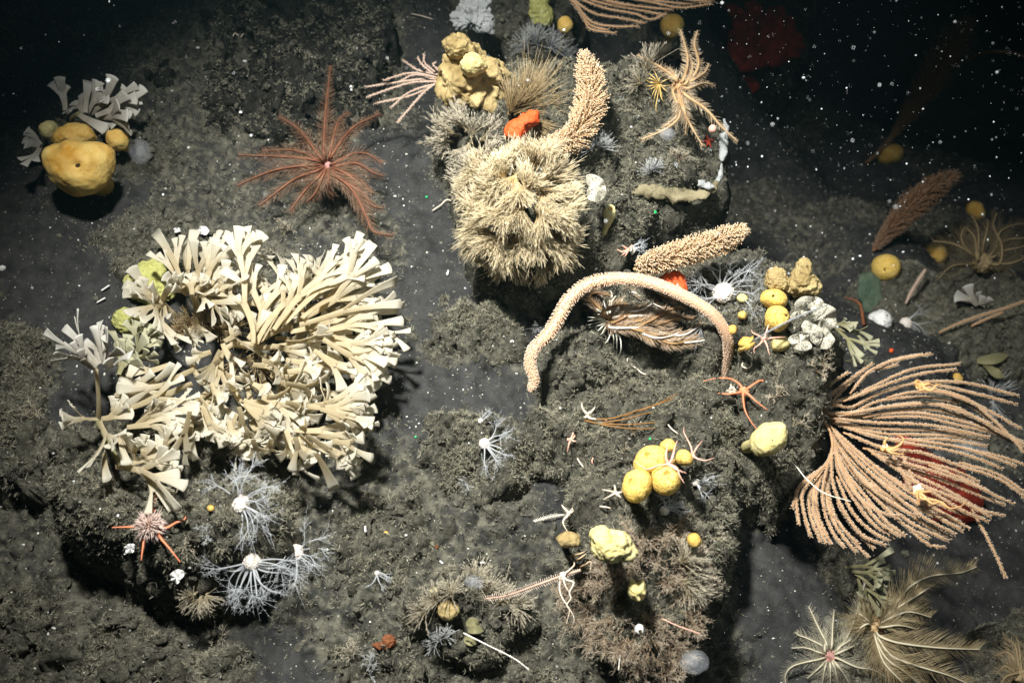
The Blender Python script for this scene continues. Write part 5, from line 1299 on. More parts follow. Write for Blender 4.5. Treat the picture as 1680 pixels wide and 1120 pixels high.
# ------------------------------------------------------------------ sea fans
fan = [[(125, 295), (190, 230), (228, 180)], [(170, 295), (230, 200), (315, 140)], [(200, 275), (300, 190), (425, 100)], [(230, 285), (360, 160), (540, 105)], [(320, 240), (420, 130), (560, 80), (700, 55)], [(390, 150), (520, 85), (650, 58)],
    [(200, 302), (400, 220), (600, 130), (825, 103)], [(290, 275), (480, 200), (640, 150), (810, 127)], [(110, 325), (250, 295), (330, 300), (450, 240), (630, 190), (850, 190), (1095, 250)], [(330, 310), (520, 215), (700, 200), (900, 240), (1090, 290)], [(650, 205), (850, 260), (980, 360), (1080, 460), (1120, 510)], [(690, 215), (860, 285), (1000, 390), (1120, 490)],
    [(110, 325), (300, 340), (450, 275), (650, 255), (820, 280)], [(290, 338), (500, 300), (750, 290), (900, 350), (1120, 475)], [(380, 350), (550, 315), (750, 320), (1000, 410), (1110, 460)], [(180, 340), (400, 350), (640, 345), (800, 380), (1000, 430), (1120, 495)], [(230, 352), (430, 372), (640, 380), (780, 400), (960, 440)],
    [(200, 348), (350, 388), (500, 402), (740, 410), (900, 430)], [(230, 370), (450, 440), (600, 450), (760, 450), (950, 480)], [(340, 410), (550, 460), (780, 500), (940, 550), (1020, 585)], [(580, 450), (800, 480), (1000, 540), (1085, 575)], [(760, 476), (980, 520), (1120, 565)], [(290, 418), (480, 490), (650, 510), (850, 580)], [(380, 490), (600, 540), (800, 590), (915, 645)],
    [(460, 540), (700, 620), (900, 700), (1030, 750)], [(820, 570), (980, 620), (1080, 680), (1120, 715)], [(820, 555), (1000, 610), (1120, 690)], [(540, 580), (760, 680), (920, 770), (1030, 800)], [(580, 630), (800, 720), (970, 805)], [(220, 380), (350, 500), (520, 640), (700, 760), (870, 860)], [(540, 690), (700, 790), (820, 855)], [(230, 385), (330, 520), (500, 680), (650, 800), (805, 885)],
    [(230, 400), (300, 540), (450, 700), (600, 830), (775, 915)], [(430, 710), (580, 850), (680, 930), (755, 945)], [(238, 430), (290, 580), (400, 720), (480, 820), (575, 890)], [(240, 450), (270, 600), (350, 740), (430, 840), (530, 900)], [(258, 620), (330, 780), (420, 870), (500, 915)], [(240, 470), (240, 640), (300, 790), (380, 890), (485, 935)], [(262, 740), (340, 860), (430, 950)],
    [(236, 490), (220, 660), (250, 800), (330, 910), (405, 990)], [(232, 510), (195, 680), (210, 800), (250, 890), (295, 945)], [(226, 530), (170, 680), (175, 800), (235, 930)], [(225, 540), (140, 690), (140, 800), (185, 920)], [(222, 550), (110, 680), (105, 770), (140, 895)], [(212, 565), (90, 670), (75, 740), (85, 840)], [(200, 578), (100, 650), (55, 765)],
    [(500, 490), (560, 600), (605, 680)], [(560, 510), (620, 650)], [(880, 770), (940, 880), (1000, 1000), (1035, 1085)],
    [(260, 470), (380, 640), (560, 770), (640, 800)], [(300, 560), (450, 680), (560, 740), (700, 800)], [(360, 560), (520, 680), (660, 750), (830, 830)], [(280, 560), (370, 720), (480, 790), (560, 800)], [(420, 560), (600, 680), (760, 760), (860, 800)], [(300, 640), (400, 780), (520, 860)], [(260, 520), (330, 680), (450, 780)], [(210, 640), (225, 760), (290, 860), (360, 930)], [(160, 660), (155, 780), (200, 890)]]
t = thing("sea_fan", "large copper brown sea fan spreading to the right picture edge, brittle stars clinging to it", "sea fan", P(1319, 676, -.08), "sea fans")
z0 = -.06
# the fan's lower half is so dense that twins run between the traced branches
def between(a, b, f):
    pa = smooth_path(np.array([(x, y, 0) for x, y in a], float), 6); pb = smooth_path(np.array([(x, y, 0) for x, y in b], float), 6)
    q = pa * (1 - f) + pb * f
    return [tuple(p[:2]) for p in q]
fan += [between(fan[i], fan[i + 1], .5) for i in (12, 14, 17, 23, 26, 31, 34, 39, 41, 9)]
fan += [between(fan[i], fan[j], .45) for i, j in ((32, 34), (29, 31), (27, 29))]
for i, b in enumerate(fan):
    q = Z(1280, 560, 2.8, b)
    ln = len(q)
    # the fan stands up off the rock: branches rise towards the open water with their distance from the holdfast
    pts = []
    for a, c in q:
        dd = math.hypot(a - 1319, c - 676)
        pts.append(P(a, c, z0 + .04 + .10 * sstep(0, 300, dd) + .012 * math.sin(i * 2.1) - (.02 if i % 3 == 0 else 0)))
    fan_branch(smooth_path(pts, 44), .0025, .0052, 1000, M['fan'], t, 300 + i)
tr = [P(a, c, z0 + l) for (a, c), l in zip(Z(1280, 560, 2.8, [(60, 330), (110, 325), (175, 340), (222, 400), (240, 470), (228, 540), (205, 575)]), (-.03, .04, .05, .06, .065, .07, .075))]
build("stem", tubes(MB(), smooth_path(tr, 40), .0042 * np.linspace(1.2, .6, 40), 8, t=0.3), M['fan'], t)
top = ZL(860, 0, 3.111, [[(180, -40), (240, 10), (300, 90), (340, 150), (470, 170)], [(200, -30), (260, 20), (340, 110), (450, 135), (590, 135)], [(220, -40), (260, 5), (360, 70), (500, 95), (620, 120)], [(240, -40), (300, 0), (420, 45), (560, 70), (650, 100), (740, 60)], [(280, -50), (380, -10), (500, 20), (640, 40), (760, 50)],
    [(380, -60), (480, -20), (640, 10), (800, 40), (960, 20)], [(260, -40), (340, 0), (460, 30), (600, 55), (720, 80)], [(460, -60), (560, -20), (720, 10), (850, 20), (970, 5)], [(560, -60), (640, -30), (780, -10), (900, 5), (965, -8)], [(220, -30), (290, 70), (340, 130), (430, 155)], [(330, -40), (430, 10), (560, 45), (690, 75)]])
t = thing("sea_fan", "pinkish tan sea fan cut off by the top picture edge", "sea fan", P(918, -14, -.1), "sea fans")
for i, q in enumerate(top):
    fan_branch(smooth_path([P(a, c, .05 + .012 * math.sin(i * 1.7)) for a, c in q], 40), .0030, .0068, 420, M['fan'], t, 400 + i)
pk = ZL(580, 0, 3.294, [[(480, 430), (350, 430), (65, 470)], [(470, 440), (300, 450), (70, 525)], [(470, 430), (330, 510), (110, 560)], [(460, 440), (370, 510), (235, 665)], [(450, 450), (300, 500), (200, 585)], [(460, 405), (350, 380), (265, 325)], [(430, 400), (370, 350), (345, 310)], [(440, 390), (385, 340), (380, 290)], [(470, 390), (430, 350), (445, 335)], [(450, 420), (310, 395), (160, 435)], [(440, 420), (330, 405), (250, 440)]])
t = thing("branching_coral", "pale pink branching coral pointing left from the bumpy tan sponge", "coral", P(727, 132, .16), None)
for i, q in enumerate(pk):
    fan_branch(smooth_path([P(a, c, .17 + .02 * math.sin(i * 2.3)) for a, c in q], 34), .0022, .0048, 520, M['pinkfan'], t, 500 + i)

# ------------------------------------------------------------------ bottlebrush corals and whips
G_B = "bottlebrush corals"
brush("bottlebrush_coral", "upright curved tan bottlebrush coral beside the orange finger sponge", [(862, 246), (900, 242), (938, 226), (962, 188), (970, 145), (960, 94)], .22, (.05, .08, .12, .16), (12, 24, 31, 31, 27, 12), M['brush'], 1, 980)
brush("bottlebrush_coral", "leaning tan bottlebrush coral above the arch of the sea whip", [(1040, 442), (1080, 428), (1130, 412), (1180, 396), (1214, 380)], .14, (.03, .08, .10, .12), (18, 24, 25, 24, 14), M['brush'], 2, 980)
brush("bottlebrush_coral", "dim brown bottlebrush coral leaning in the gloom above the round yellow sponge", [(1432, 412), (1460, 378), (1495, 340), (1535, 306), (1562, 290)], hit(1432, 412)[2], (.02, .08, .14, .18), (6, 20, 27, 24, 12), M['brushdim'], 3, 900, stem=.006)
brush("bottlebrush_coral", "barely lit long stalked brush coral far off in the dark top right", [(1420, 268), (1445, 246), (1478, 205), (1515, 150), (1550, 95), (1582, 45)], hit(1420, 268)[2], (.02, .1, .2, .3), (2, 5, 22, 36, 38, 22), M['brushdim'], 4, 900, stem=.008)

wl = Z(820, 340, 2.947, [(1075, 850), (1092, 760), (1104, 680), (1090, 605), (1020, 510), (880, 425), (720, 362), (560, 346), (430, 372), (340, 440), (280, 540), (235, 612), (165, 685), (146, 760), (166, 830), (146, 892)])
zw = hit(1190, 640)[2]
lift = [0, .06, .12, .17, .21, .23, .24, .24, .23, .22, .21, .20, .19, .17, .15, .13]
pts = [P(a, b, zw + l) for (a, b), l in zip(wl, lift)]
path = smooth_path(pts, 240)
s = np.linspace(0, 1, 240)
k = mm(path[120])
rad = k * np.interp(s, [0, .05, .2, .4, .6, .8, .93, .985, 1.0], [7.4, 8.4, 10.2, 11.0, 11.0, 10.4, 9.4, 7.4, 3.0])
t = thing("sea_whip", "thick pinkish sea whip arching over the centre of the picture", "sea whip", hit(1186, 634))
r = np.random.default_rng(5)
mb = MB(); tubes(mb, path, rad * 0.84, 20, t=0.0)
build("stem", mb, M['whip'], t)
T, A, B = frames(path, N)
n = 9000
L = np.linalg.norm(np.diff(path, axis=0), axis=1).sum()
rows = int(L / 0.0036)
kk = []; an = []
for i in range(rows):
    m = 24
    if 138 / 240 < i / rows < 205 / 240 and i % 2: continue
    kk.append(np.full(m, (i + 0.5) / rows) + r.normal(0, 0.40 / rows, m)); an.append(np.arange(m) * 2 * math.pi / m + (i % 2) * 0.143 + r.normal(0, .12, m))
kk = np.clip(np.concatenate(kk), 0, 1); an = np.concatenate(an)
o = np.stack([np.interp(kk, s, path[:, c]) for c in range(3)], 1)
tt = nrm(np.stack([np.interp(kk, s, T[:, c]) for c in range(3)], 1)); a = nrm(np.stack([np.interp(kk, s, A[:, c]) for c in range(3)], 1)); b = np.cross(tt, a)
d = a * np.cos(an)[:, None] + b * np.sin(an)[:, None]
rr = np.interp(kk, s, rad)
ln = rr * np.interp(kk, [0, .3, .55, .6, .78, .85, 1], [.17, .18, .22, .42, .48, .40, .34]) * r.uniform(.8, 1.15, len(kk))
dd = nrm(d + tt * 0.55)
u = np.linspace(0, 1, 4)[None, :, None]
pts = (o + d * rr[:, None] * 0.82)[:, None] + dd[:, None] * (ln[:, None, None] * u)
mb = MB(); tubes(mb, pts, np.array([.0009, .0009, .0008, .0003]), 4, t=np.array([0.1, .4, .8, 1]))
build("polyps", mb, M['whip'], t)
build("stalk", tubes(MB(), arc([(1184, 640), (1188, 634), (1187, 622)], zw, (-.02, 0, .02), 8), .007, 10), M['stalk'], t)

def simple_whip(name, label, cat, line, z, lifts, r0, r1, material, spikes=0, spike_len=.004, seed=1, beads=0, group=None, rows_only=False):
    path = arc(line, z, lifts, 50)
    s = np.linspace(0, 1, 50)
    th = thing(name, label, cat, path[0], group)
    build("stem", tubes(MB(), path, r0 + (r1 - r0) * s, 6, t=0.1), material, th)
    r = np.random.default_rng(seed)
    T, A, B = frames(path, N)
    if spikes:
        kk = np.repeat(np.linspace(.02, .99, spikes // 2), 2)
        o = np.stack([np.interp(kk, s, path[:, c]) for c in range(3)], 1)
        tt = nrm(np.stack([np.interp(kk, s, T[:, c]) for c in range(3)], 1)); a = nrm(np.stack([np.interp(kk, s, A[:, c]) for c in range(3)], 1)); b = np.cross(tt, a)
        sg = np.tile([1.0, -1.0], spikes // 2)[:, None]
        d = nrm(a * sg + tt * 0.35 + N * r.normal(.25, .2, (len(kk), 1)))
        ln = spike_len * np.interp(kk, [0, .25, .8, 1], [.3, 1, 1, .5]) * r.uniform(.8, 1.2, len(kk))
        u = np.linspace(0, 1, 4)[None, :, None]
        mb = MB(); tubes(mb, o[:, None] + d[:, None] * (ln[:, None, None] * u), np.array([.0010, .0008, .0009, .0004]), 4, t=np.array([.2, .5, .9, 1]))
        build("polyps", mb, material, th)
    if beads:
        kk = np.linspace(.02, .99, beads)
        o = np.stack([np.interp(kk, s, path[:, c]) for c in range(3)], 1)
        mb = MB(); balls(mb, o + N * r0 * 0.5, r0 * r.uniform(1.0, 1.8, beads), 1, t=1.0)
        build("polyps", mb, material, th)
    return th
simple_whip("sea_pen", "pinkish spiky sea pen slanting up from the tufted boulder, a curled brittle star on it", "sea pen", Z(600, 860, 4.308, [(690, 540), (860, 522), (1010, 497), (1200, 430), (1380, 365), (1520, 322)]), hit(800, 975)[2] + .01, (.01, .03, .08, .10), .0012, .0030, M['pinkfan'], 110, .009, 1)
simple_whip("beaded_whip", "thin beaded white whip slanting down to the right at the bottom", "sea whip", Z(600, 860, 4.308, [(690, 765), (860, 850), (1040, 940), (1150, 1020)]), hit(765, 1040)[2] + .01, (.04, .05, .03), .0012, .0009, M['rib_white'], 0, beads=42)
simple_whip("thin_whip", "long thin white curling whip in front of the large sea fan", "sea whip", Z(1150, 560, 4.309, [(540, 795), (610, 825), (680, 890), (740, 965), (830, 1045), (920, 1090), (1010, 1115), (1060, 1130)]), .06, (.02, .06, .06), .0012, .0009, M['rib_white'], 80, .0016)
simple_whip("thin_whip", "thin bristly grey whip slanting across the lace cup and yellow balls", "sea whip", Z(1140, 360, 4.306, [(420, 850), (560, 770), (720, 690), (930, 605)]), .12, (.07, .10, .08), .0013, .0010, M['frost'], 130, .0030)
simple_whip("thin_whip", "small white comb like whip pointing left above the dull sausage sponge", "sea whip", Z(880, 680, 4.0, [(185, 655), (100, 665), (0, 695), (-18, 700)]), hit(905, 848)[2], (.01, .03, .02), .0010, .0007, M['rib_white'], 44, .005)
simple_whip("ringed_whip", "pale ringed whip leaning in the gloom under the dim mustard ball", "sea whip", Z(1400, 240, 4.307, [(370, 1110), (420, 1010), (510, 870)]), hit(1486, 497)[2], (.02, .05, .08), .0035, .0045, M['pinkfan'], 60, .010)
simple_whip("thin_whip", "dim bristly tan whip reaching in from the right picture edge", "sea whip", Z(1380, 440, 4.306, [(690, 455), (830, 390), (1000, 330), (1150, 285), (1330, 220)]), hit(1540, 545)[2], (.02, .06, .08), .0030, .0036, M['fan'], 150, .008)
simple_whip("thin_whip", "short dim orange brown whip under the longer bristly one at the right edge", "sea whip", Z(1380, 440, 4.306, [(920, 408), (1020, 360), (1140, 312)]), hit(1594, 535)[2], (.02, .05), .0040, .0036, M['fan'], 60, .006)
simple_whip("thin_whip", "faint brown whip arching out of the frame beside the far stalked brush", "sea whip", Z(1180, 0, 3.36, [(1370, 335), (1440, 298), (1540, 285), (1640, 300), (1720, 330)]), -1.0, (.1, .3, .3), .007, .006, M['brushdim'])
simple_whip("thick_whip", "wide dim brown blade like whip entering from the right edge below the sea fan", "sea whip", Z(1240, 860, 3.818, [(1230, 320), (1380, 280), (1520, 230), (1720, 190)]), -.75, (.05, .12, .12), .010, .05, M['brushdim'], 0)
simple_whip("thin_whip", "short straight white whip at the hydroid bush's right side", "sea whip", Z(880, 860, 4.306, [(890, 665), (1000, 715), (1155, 770)]), hit(1110, 1020)[2] + .04, (.02, .04), .0012, .0008, M['star_pink'])
simple_whip("thin_whip", "short white stick hanging from the hydroid bush's foot", "sea whip", Z(880, 860, 4.306, [(592, 920), (586, 970), (580, 1028)]), hit(1017, 1080)[2] + .06, (.02, .03), .0014, .0012, M['rib_white'])
simple_whip("rod_worm", "orange jointed rod standing in the gloom left of the white lumpy sponge", "worm", Z(1380, 440, 4.306, [(160, 400), (150, 330), (135, 260), (95, 225), (20, 205)]), hit(1417, 533)[2], (.02, .05, .05), .006, .0015, M['rust'], 30, .004)

# ------------------------------------------------------------------ mushroom corals with glassy polyps
tentacled("large white mushroom coral with a halo of glassy polyps right of the leaning bottlebrush", (1184, 481), 17, 78, (-40, 215), 17, seed=1)
tentacled("brightest white mushroom coral on the ledge under the frilled colony's middle", (397, 825), 15, 84, (-70, 130), 13, seed=2)
tentacled("white mushroom coral at the ledge's lip, its long polyps hanging straight down", (416, 919), 14, 88, (-170, 10), 13, seed=3)
tentacled("white mushroom coral at the ledge's lower right corner beside the hanging one", (487, 904), 14, 70, (-150, 40), 13, seed=4)
tentacled("small white mushroom coral on the mossy hump with polyps streaming right", (795, 727), 9, 62, (-80, 45), 7, seed=5)
tentacled("tiny white mushroom coral at the mossy hump's top edge", (789, 690), 4.5, 30, (0, 70), 4, seed=6, twig=5)
tentacled("small pinkish mushroom coral below the club shaped tube sponge", (1034, 411), 8, 34, (0, 60), 6, seed=7, twig=6)
tentacled("tiny white mushroom coral on the low turf mound's right end", (619, 939), 4, 34, (-100, 10), 4, seed=8, twig=5)
tentacled("small blue white mushroom coral right of the heaped yellow sponges", (1140, 790), 6.5, 38, (-70, 35), 6, seed=9, twig=6)
tentacled("small white mushroom coral with a pink rim below the heaped yellow sponges", (1089, 836), 8, 40, (10, 100), 8, seed=10, twig=6)
tentacled("dim mushroom coral in the gloom right of the white lumpy sponge", (1483, 531), 10, 50, (-160, 60), 11, seed=11, twig=5)

# fuzzy pink coral riding on the orange star
g = hit(254, 858)
mb = MB()
r = np.random.default_rng(3)
e = nrm(r.normal(0, 1, (520, 3)) + N * 0.5); k = mm(g)
u = np.linspace(0, 1, 5)[None, :, None]
c0 = g + N * .03
balls(mb, [c0], 13 * k, 3, t=0.2)
ln = 25 * k * r.uniform(.75, 1.1, 520)
tubes(mb, c0 + e[:, None] * (ln[:, None, None] * u) + r.normal(0, .12, (520, 1, 3)) * ln[:, None, None] * u ** 2, np.array([.001, .0009, .0009, .0010, .0005]), 3)
M['fuzzpink'] = mat("fuzz_pink", (0.50, 0.28, 0.20), (0.60, 0.36, 0.27), 40, .7, tip=(.86, .70, .62), tip_range=(.3, .9), trans=.3)
tag(build("fuzzy_coral", mb, M['fuzzpink'], base=g), "fuzzy pink ball of polyps riding on the orange star at the lower left", "coral")

# ------------------------------------------------------------------ brittle stars
def bz(x0, y0, s, disc, arms):
    return Z(x0, y0, s, [disc])[0], [Z(x0, y0, s, a) for a in arms]
d, a = bz(0, 740, 2.947, (742, 350), [[(690, 358), (640, 365), (540, 368)], [(800, 370), (850, 345), (890, 330), (905, 300)], [(770, 410), (820, 470), (872, 536)], [(700, 420), (690, 470), (682, 528)], [(742, 280), (752, 220), (756, 170)]])
brittle_star("orange red star with stiff straight arms under the fuzzy pink coral at the lower left", d, a, hit(*d)[2], M['star_orange'], 3.2, 10, .012, name="sea_star", group="brittle stars")
G_S = "brittle stars"
d, a = bz(1150, 560, 4.309, (302, 352), [[(270, 300), (200, 262), (100, 262), (0, 285)], [(340, 325), (400, 285), (440, 278), (625, 304)], [(330, 370), (400, 430), (470, 484)], [(298, 390), (310, 480), (350, 560), (400, 625)], [(270, 360), (170, 372), (100, 355), (80, 310)]])
brittle_star("orange brittle star with long thin arms at the foot of the sea whip", d, a, hit(*d)[2] + .02, M['star_orange'], 2.0, 7.5, .02, group=G_S)
d, a = bz(1150, 560, 4.309, (222, 345), [[(190, 348), (140, 356), (100, 335), (96, 300)], [(180, 400), (150, 440), (100, 464)], [(215, 325), (212, 300)], [(240, 360), (270, 372)], [(200, 370), (185, 395)]])
brittle_star("small cream brittle star touching the orange one's left arm", d, a, hit(*d)[2], M['star_cream'], 2.0, 6, .016, group=G_S)
d, a = bz(1140, 360, 4.306, (488, 845), [[(510, 780), (530, 720), (570, 690), (610, 695)], [(560, 835), (640, 832)], [(450, 820), (410, 800), (400, 780)], [(460, 880), (420, 910), (420, 945)], [(510, 890), (520, 930), (530, 960)]])
brittle_star("pink brittle star reaching over the yellow ball crossed by the grey whip", d, a, .10, M['star_pink'], 1.6, 4.5, .08, group=G_S)
d, a = bz(880, 680, 4.0, (868, 325), [[(850, 280), (858, 210), (850, 190)], [(890, 290), (910, 210), (925, 170)], [(800, 335), (720, 355), (640, 300)], [(920, 360), (985, 384)], [(920, 350), (940, 400), (970, 448)]])
brittle_star("pink brittle star draped between the heaped yellow sponges", d, a, .27, M['star_pink'], 2.0, 4.0, .02, group=G_S)
d, a = bz(880, 680, 4.0, (1026, 268), [[(1010, 200), (970, 120), (968, 80)], [(1050, 220), (1090, 170)], [(1060, 290), (1110, 300), (1170, 282)], [(1022, 300), (1020, 320)], [(990, 250), (960, 240)]])
brittle_star("cream pink brittle star standing right of the small right end sponge", d, a, hit(*d)[2] + .03, M['star_pink'], 1.5, 3.6, .02, group=G_S)
d, a = bz(880, 680, 4.0, (520, 515), [[(480, 500), (430, 490)], [(490, 530), (440, 556)], [(545, 535), (560, 556)], [(516, 480), (512, 460)], [(550, 510), (570, 505)]])
brittle_star("cream brittle star left of the egg shaped yellow sponge", d, a, hit(*d)[2] + .02, M['star_cream'], 1.7, 3.6, .02, group=G_S)
d, a = bz(600, 860, 4.308, (1392, 355), [[(1440, 320), (1475, 280), (1450, 235), (1436, 220)], [(1370, 420), (1380, 500), (1430, 580), (1470, 650), (1470, 700)], [(1420, 390), (1470, 410), (1440, 480), (1450, 520), (1420, 570), (1440, 610), (1418, 700)], [(1400, 400), (1420, 450), (1450, 490)], [(1370, 380), (1385, 410)]])
brittle_star("cream brittle star coiled on the sea pen's tip with arms dangling", d, a, hit(860, 1000)[2] + .09, M['star_cream'], 1.5, 5, .02, group=G_S)
d, a = bz(1280, 560, 2.8, (484, 487), [[(520, 490), (555, 470), (566, 445), (545, 430)], [(500, 495), (530, 500), (560, 478)], [(480, 460), (500, 440)], [(470, 500), (460, 480)], [(510, 510), (570, 520)]])
brittle_star("small golden brittle star with a white disc in the middle of the large sea fan", d, a, .085, M['star_gold'], 2.6, 6, .01, group=G_S, disc_mat=M['bodywhite'])
d, a = bz(1280, 560, 2.8, (634, 680), [[(650, 720), (720, 730), (780, 765), (830, 755), (845, 740)], [(660, 690), (700, 690)], [(620, 700), (600, 690)], [(630, 710), (640, 750)], [(660, 710), (700, 745), (740, 735), (780, 768)]])
brittle_star("golden brittle star with the largest white disc, lowest on the large sea fan", d, a, .10, M['star_gold'], 2.8, 9, .012, group=G_S, disc_mat=M['bodywhite'])
d, a = bz(1280, 560, 2.8, (650, 205), [[(620, 190), (635, 180), (650, 195)], [(690, 225), (720, 200), (740, 195)], [(640, 220), (660, 222), (690, 210)], [(680, 195), (700, 205)], [(630, 215), (625, 195)]])
brittle_star("orange brittle star coiled tight on the large sea fan's upper branch", d, a, .10, M['star_gold'], 3.0, 6, .012, group=G_S)
d, a = bz(860, 0, 3.111, (940, 722), [[(915, 722), (895, 725)], [(950, 745), (955, 760)], [(935, 740), (920, 750)], [(935, 700), (925, 680)], [(960, 715), (985, 722)]])
brittle_star("small deep red brittle star near the outcrop's right rim", d, a, hit(*d)[2], M['redcrust'], 1.6, 3, .015, group=G_S)
d, a = bz(880, 680, 4.0, (225, 165), [[(240, 120), (210, 112)], [(245, 150), (255, 130)], [(212, 200), (203, 245)], [(250, 175), (262, 172)], [(205, 165), (208, 150)]])
brittle_star("tiny pinkish brittle star on the rubble heap left of the brown twigs", d, a, hit(*d)[2], M['star_pink'], 1.5, 4, .012, group=G_S)
d, a = bz(880, 680, 4.0, (215, 650), [[(245, 610), (290, 580), (325, 570)], [(180, 690), (178, 720), (203, 765)], [(235, 635), (270, 600)], [(180, 610), (165, 590)], [(200, 670), (190, 690)]])
brittle_star("cream and pink brittle star stretched thin above the dull sausage sponge", d, a, hit(*d)[2] + .01, M['star_cream'], 2.0, 4, .015, group=G_S)
d, a = bz(820, 340, 2.947, (622, 205), [[(590, 215), (555, 195)], [(600, 190), (590, 180)], [(600, 225), (585, 235)], [(635, 190), (640, 180)], [(610, 230), (600, 240)]])
brittle_star("small pink brittle star beside the pinkish mushroom coral", d, a, hit(*d)[2], M['star_pink'], 1.4, 3, .02, group=G_S)
d, a = bz(820, 340, 2.947, (425, 1005), [[(400, 970), (396, 940)], [(450, 980), (464, 960)], [(440, 1020), (520, 1030)], [(415, 1015), (405, 1010)], [(430, 995), (440, 985)]])
brittle_star("little cream brittle star at the left ends of the brown twigs", d, a, hit(*d)[2], M['star_cream'], 1.8, 3.5, .012, group=G_S)
# loose threads: worms and broken arms lying about
for i, (lab, line) in enumerate([("white thread worm below the maroon feather star", Z(960, 420, 4.309, [(285, 790), (295, 750), (300, 720)])), ("cream broken arm lying below the maroon feather star", Z(960, 420, 4.309, [(320, 765), (370, 800), (410, 830), (510, 848)])), ("pale curl of worm on the back outcrop under the lace cup", Z(1140, 360, 4.306, [(340, 1010), (335, 1035), (370, 1050), (400, 1030), (395, 1000)])),
                                 ("white worm below the rubble heap", Z(880, 680, 4.0, [(258, 268), (290, 320), (330, 366)])), ("small pink hook of worm right of the white worm", Z(880, 680, 4.0, [(380, 275), (365, 300), (370, 325)])), ("pink thread reaching out of the bumpy tan sponge", Z(580, 0, 3.294, [(650, 280), (680, 240), (740, 225)])),
                                 ("pale thread lying on the dark ridge at the top", Z(580, 0, 3.294, [(310, 75), (360, 85), (430, 105)])), ("cream shard left of the cream plume clump", Z(680, 220, 3.295, [(95, 415), (140, 385), (175, 355), (215, 370)])), ("white curl on the dark ridge at the upper left", Z(200, 0, 3.734, [(680, 225), (690, 205), (710, 215), (725, 230), (745, 205)])),
                                 ("pale worm curl right of the brown twigs", Z(880, 680, 4.0, [(860, 60), (890, 95), (935, 130)])), ("cream thread at the left end of the egg shaped sponge", Z(880, 680, 4.0, [(415, 600), (450, 605), (490, 612)]))]):
    z = hit(*line[len(line) // 2])[2]
    tag(build("worm", tubes(MB(), arc(line, z, (.006, .014, .008), 20), .0016 * np.array([.5] + [1] * 17 + [.7, .3]), 6, t=0.5), M['star_pink' if 'pink' in lab else 'star_cream'], base=arc(line, z, (0,), 20)[0]), lab, "worm", "threads and worms on the rocks")

# ------------------------------------------------------------------ plumed hydroids and bushes
big = [(842, 292, 115, 50, .06, .4), (872, 292, 75, 58, .09, .5), (800, 300, 150, 48, .05, .5), (788, 330, 185, 40, .05, .4), (885, 315, 35, 58, .08, .5), (905, 340, 5, 46, .08, .4), (815, 372, 170, 62, .09, .4), (812, 380, 205, 58, .08, .4), (830, 385, 240, 62, .08, .35),
       (850, 385, 268, 62, .08, .3), (872, 385, 300, 60, .09, .35), (890, 392, 335, 58, .08, .3), (895, 400, 350, 52, .07, .3), (855, 345, 262, 62, .15, .35), (835, 350, 230, 56, .14, .4), (880, 350, 300, 58, .15, .4), (850, 318, 265, 50, .16, .5), (880, 325, 320, 52, .15, .45),
       (840, 418, 262, 46, .03, .2), (815, 410, 240, 40, .03, .2), (885, 420, 300, 42, .03, .2), (825, 325, 200, 44, .12, .5), (832, 298, 100, 40, .12, .6), (846, 300, 250, 44, .13, .6), (830, 304, 200, 40, .12, .6), (900, 360, 345, 50, .12, .4), (860, 330, 60, 46, .14, .7), (830, 310, 130, 44, .12, .7)]
spray("plume_hydroid", "large feathery cream clump of plumes on the outcrop's lower left face", "hydroid", big, M['plume'], "feathery plume clumps", 1, 0.40, 230, .00072, "plume", flat=.52)
spray("plume_hydroid", "grey feathery tuft left of the bright orange finger sponge", "hydroid", [(750, 225, 170, 46, .04, .4), (745, 235, 200, 44, .04, .4), (765, 220, 120, 46, .05, .5), (775, 230, 80, 40, .05, .5), (770, 240, 250, 40, .03, .3), (790, 235, 20, 40, .05, .6), (760, 210, 140, 40, .04, .5)], M['plumegrey'], "feathery plume clumps", 2, .4, 60, .0009, "plume", flat=.7)
spray("plume_hydroid", "grey feathery patch at the upper left of the large cream clump", "hydroid", [(780, 290, 150, 44, .03, .5), (770, 305, 190, 40, .03, .5), (800, 275, 110, 40, .03, .6)], M['plumegrey'], "feathery plume clumps", 3, .45, 60, .0009, "plume", flat=.7)
spray("fan_hydroid", "soft brown fan shaped hydroid behind the bright orange finger sponge", "hydroid", [(845, 190, 25, 88, .04, .3), (845, 192, 45, 84, .04, .3), (850, 190, 5, 76, .03, .3), (858, 196, -20, 66, .03, .2), (870, 200, -45, 50, .03, .2), (835, 192, 60, 60, .04, .4)], M['plumebrown'], None, 4, .22, 230, .0007, "plume", fork=False)
spray("frost_hydroid", "pale grey feathery patch at the top of the outcrop beside the dim ball sponges", "hydroid", [(880, 75, 90, 34, .02, .6), (900, 80, 40, 32, .02, .6), (865, 85, 140, 30, .02, .6), (915, 95, 0, 30, .02, .5)], M['frost'], "pale frosty tufts", 5, .45, 60, .0006)
spray("frost_hydroid", "frosty white tuft right of the upright bottlebrush coral", "hydroid", [(980, 245, 100, 28, .02, .6), (990, 248, 60, 26, .02, .6), (970, 250, 150, 24, .02, .5)], M['frost'], "pale frosty tufts", 6, .45, 34, .0006)
spray("frost_hydroid", "frosty white tuft in the middle of the outcrop's top", "hydroid", [(1072, 282, 60, 22, .02, .6), (1066, 284, 130, 20, .02, .6)], M['frost'], "pale frosty tufts", 7, .45, 34, .0006)
spray("frost_hydroid", "grey frosty tuft behind the tan feather star's yellow cirri", "hydroid", [(1060, 120, 120, 40, .03, .5), (1080, 105, 90, 36, .03, .5), (1105, 100, 70, 34, .03, .5), (1050, 140, 160, 34, .02, .5)], M['plumegrey'], "pale frosty tufts", 8, .45, 50, .0006)
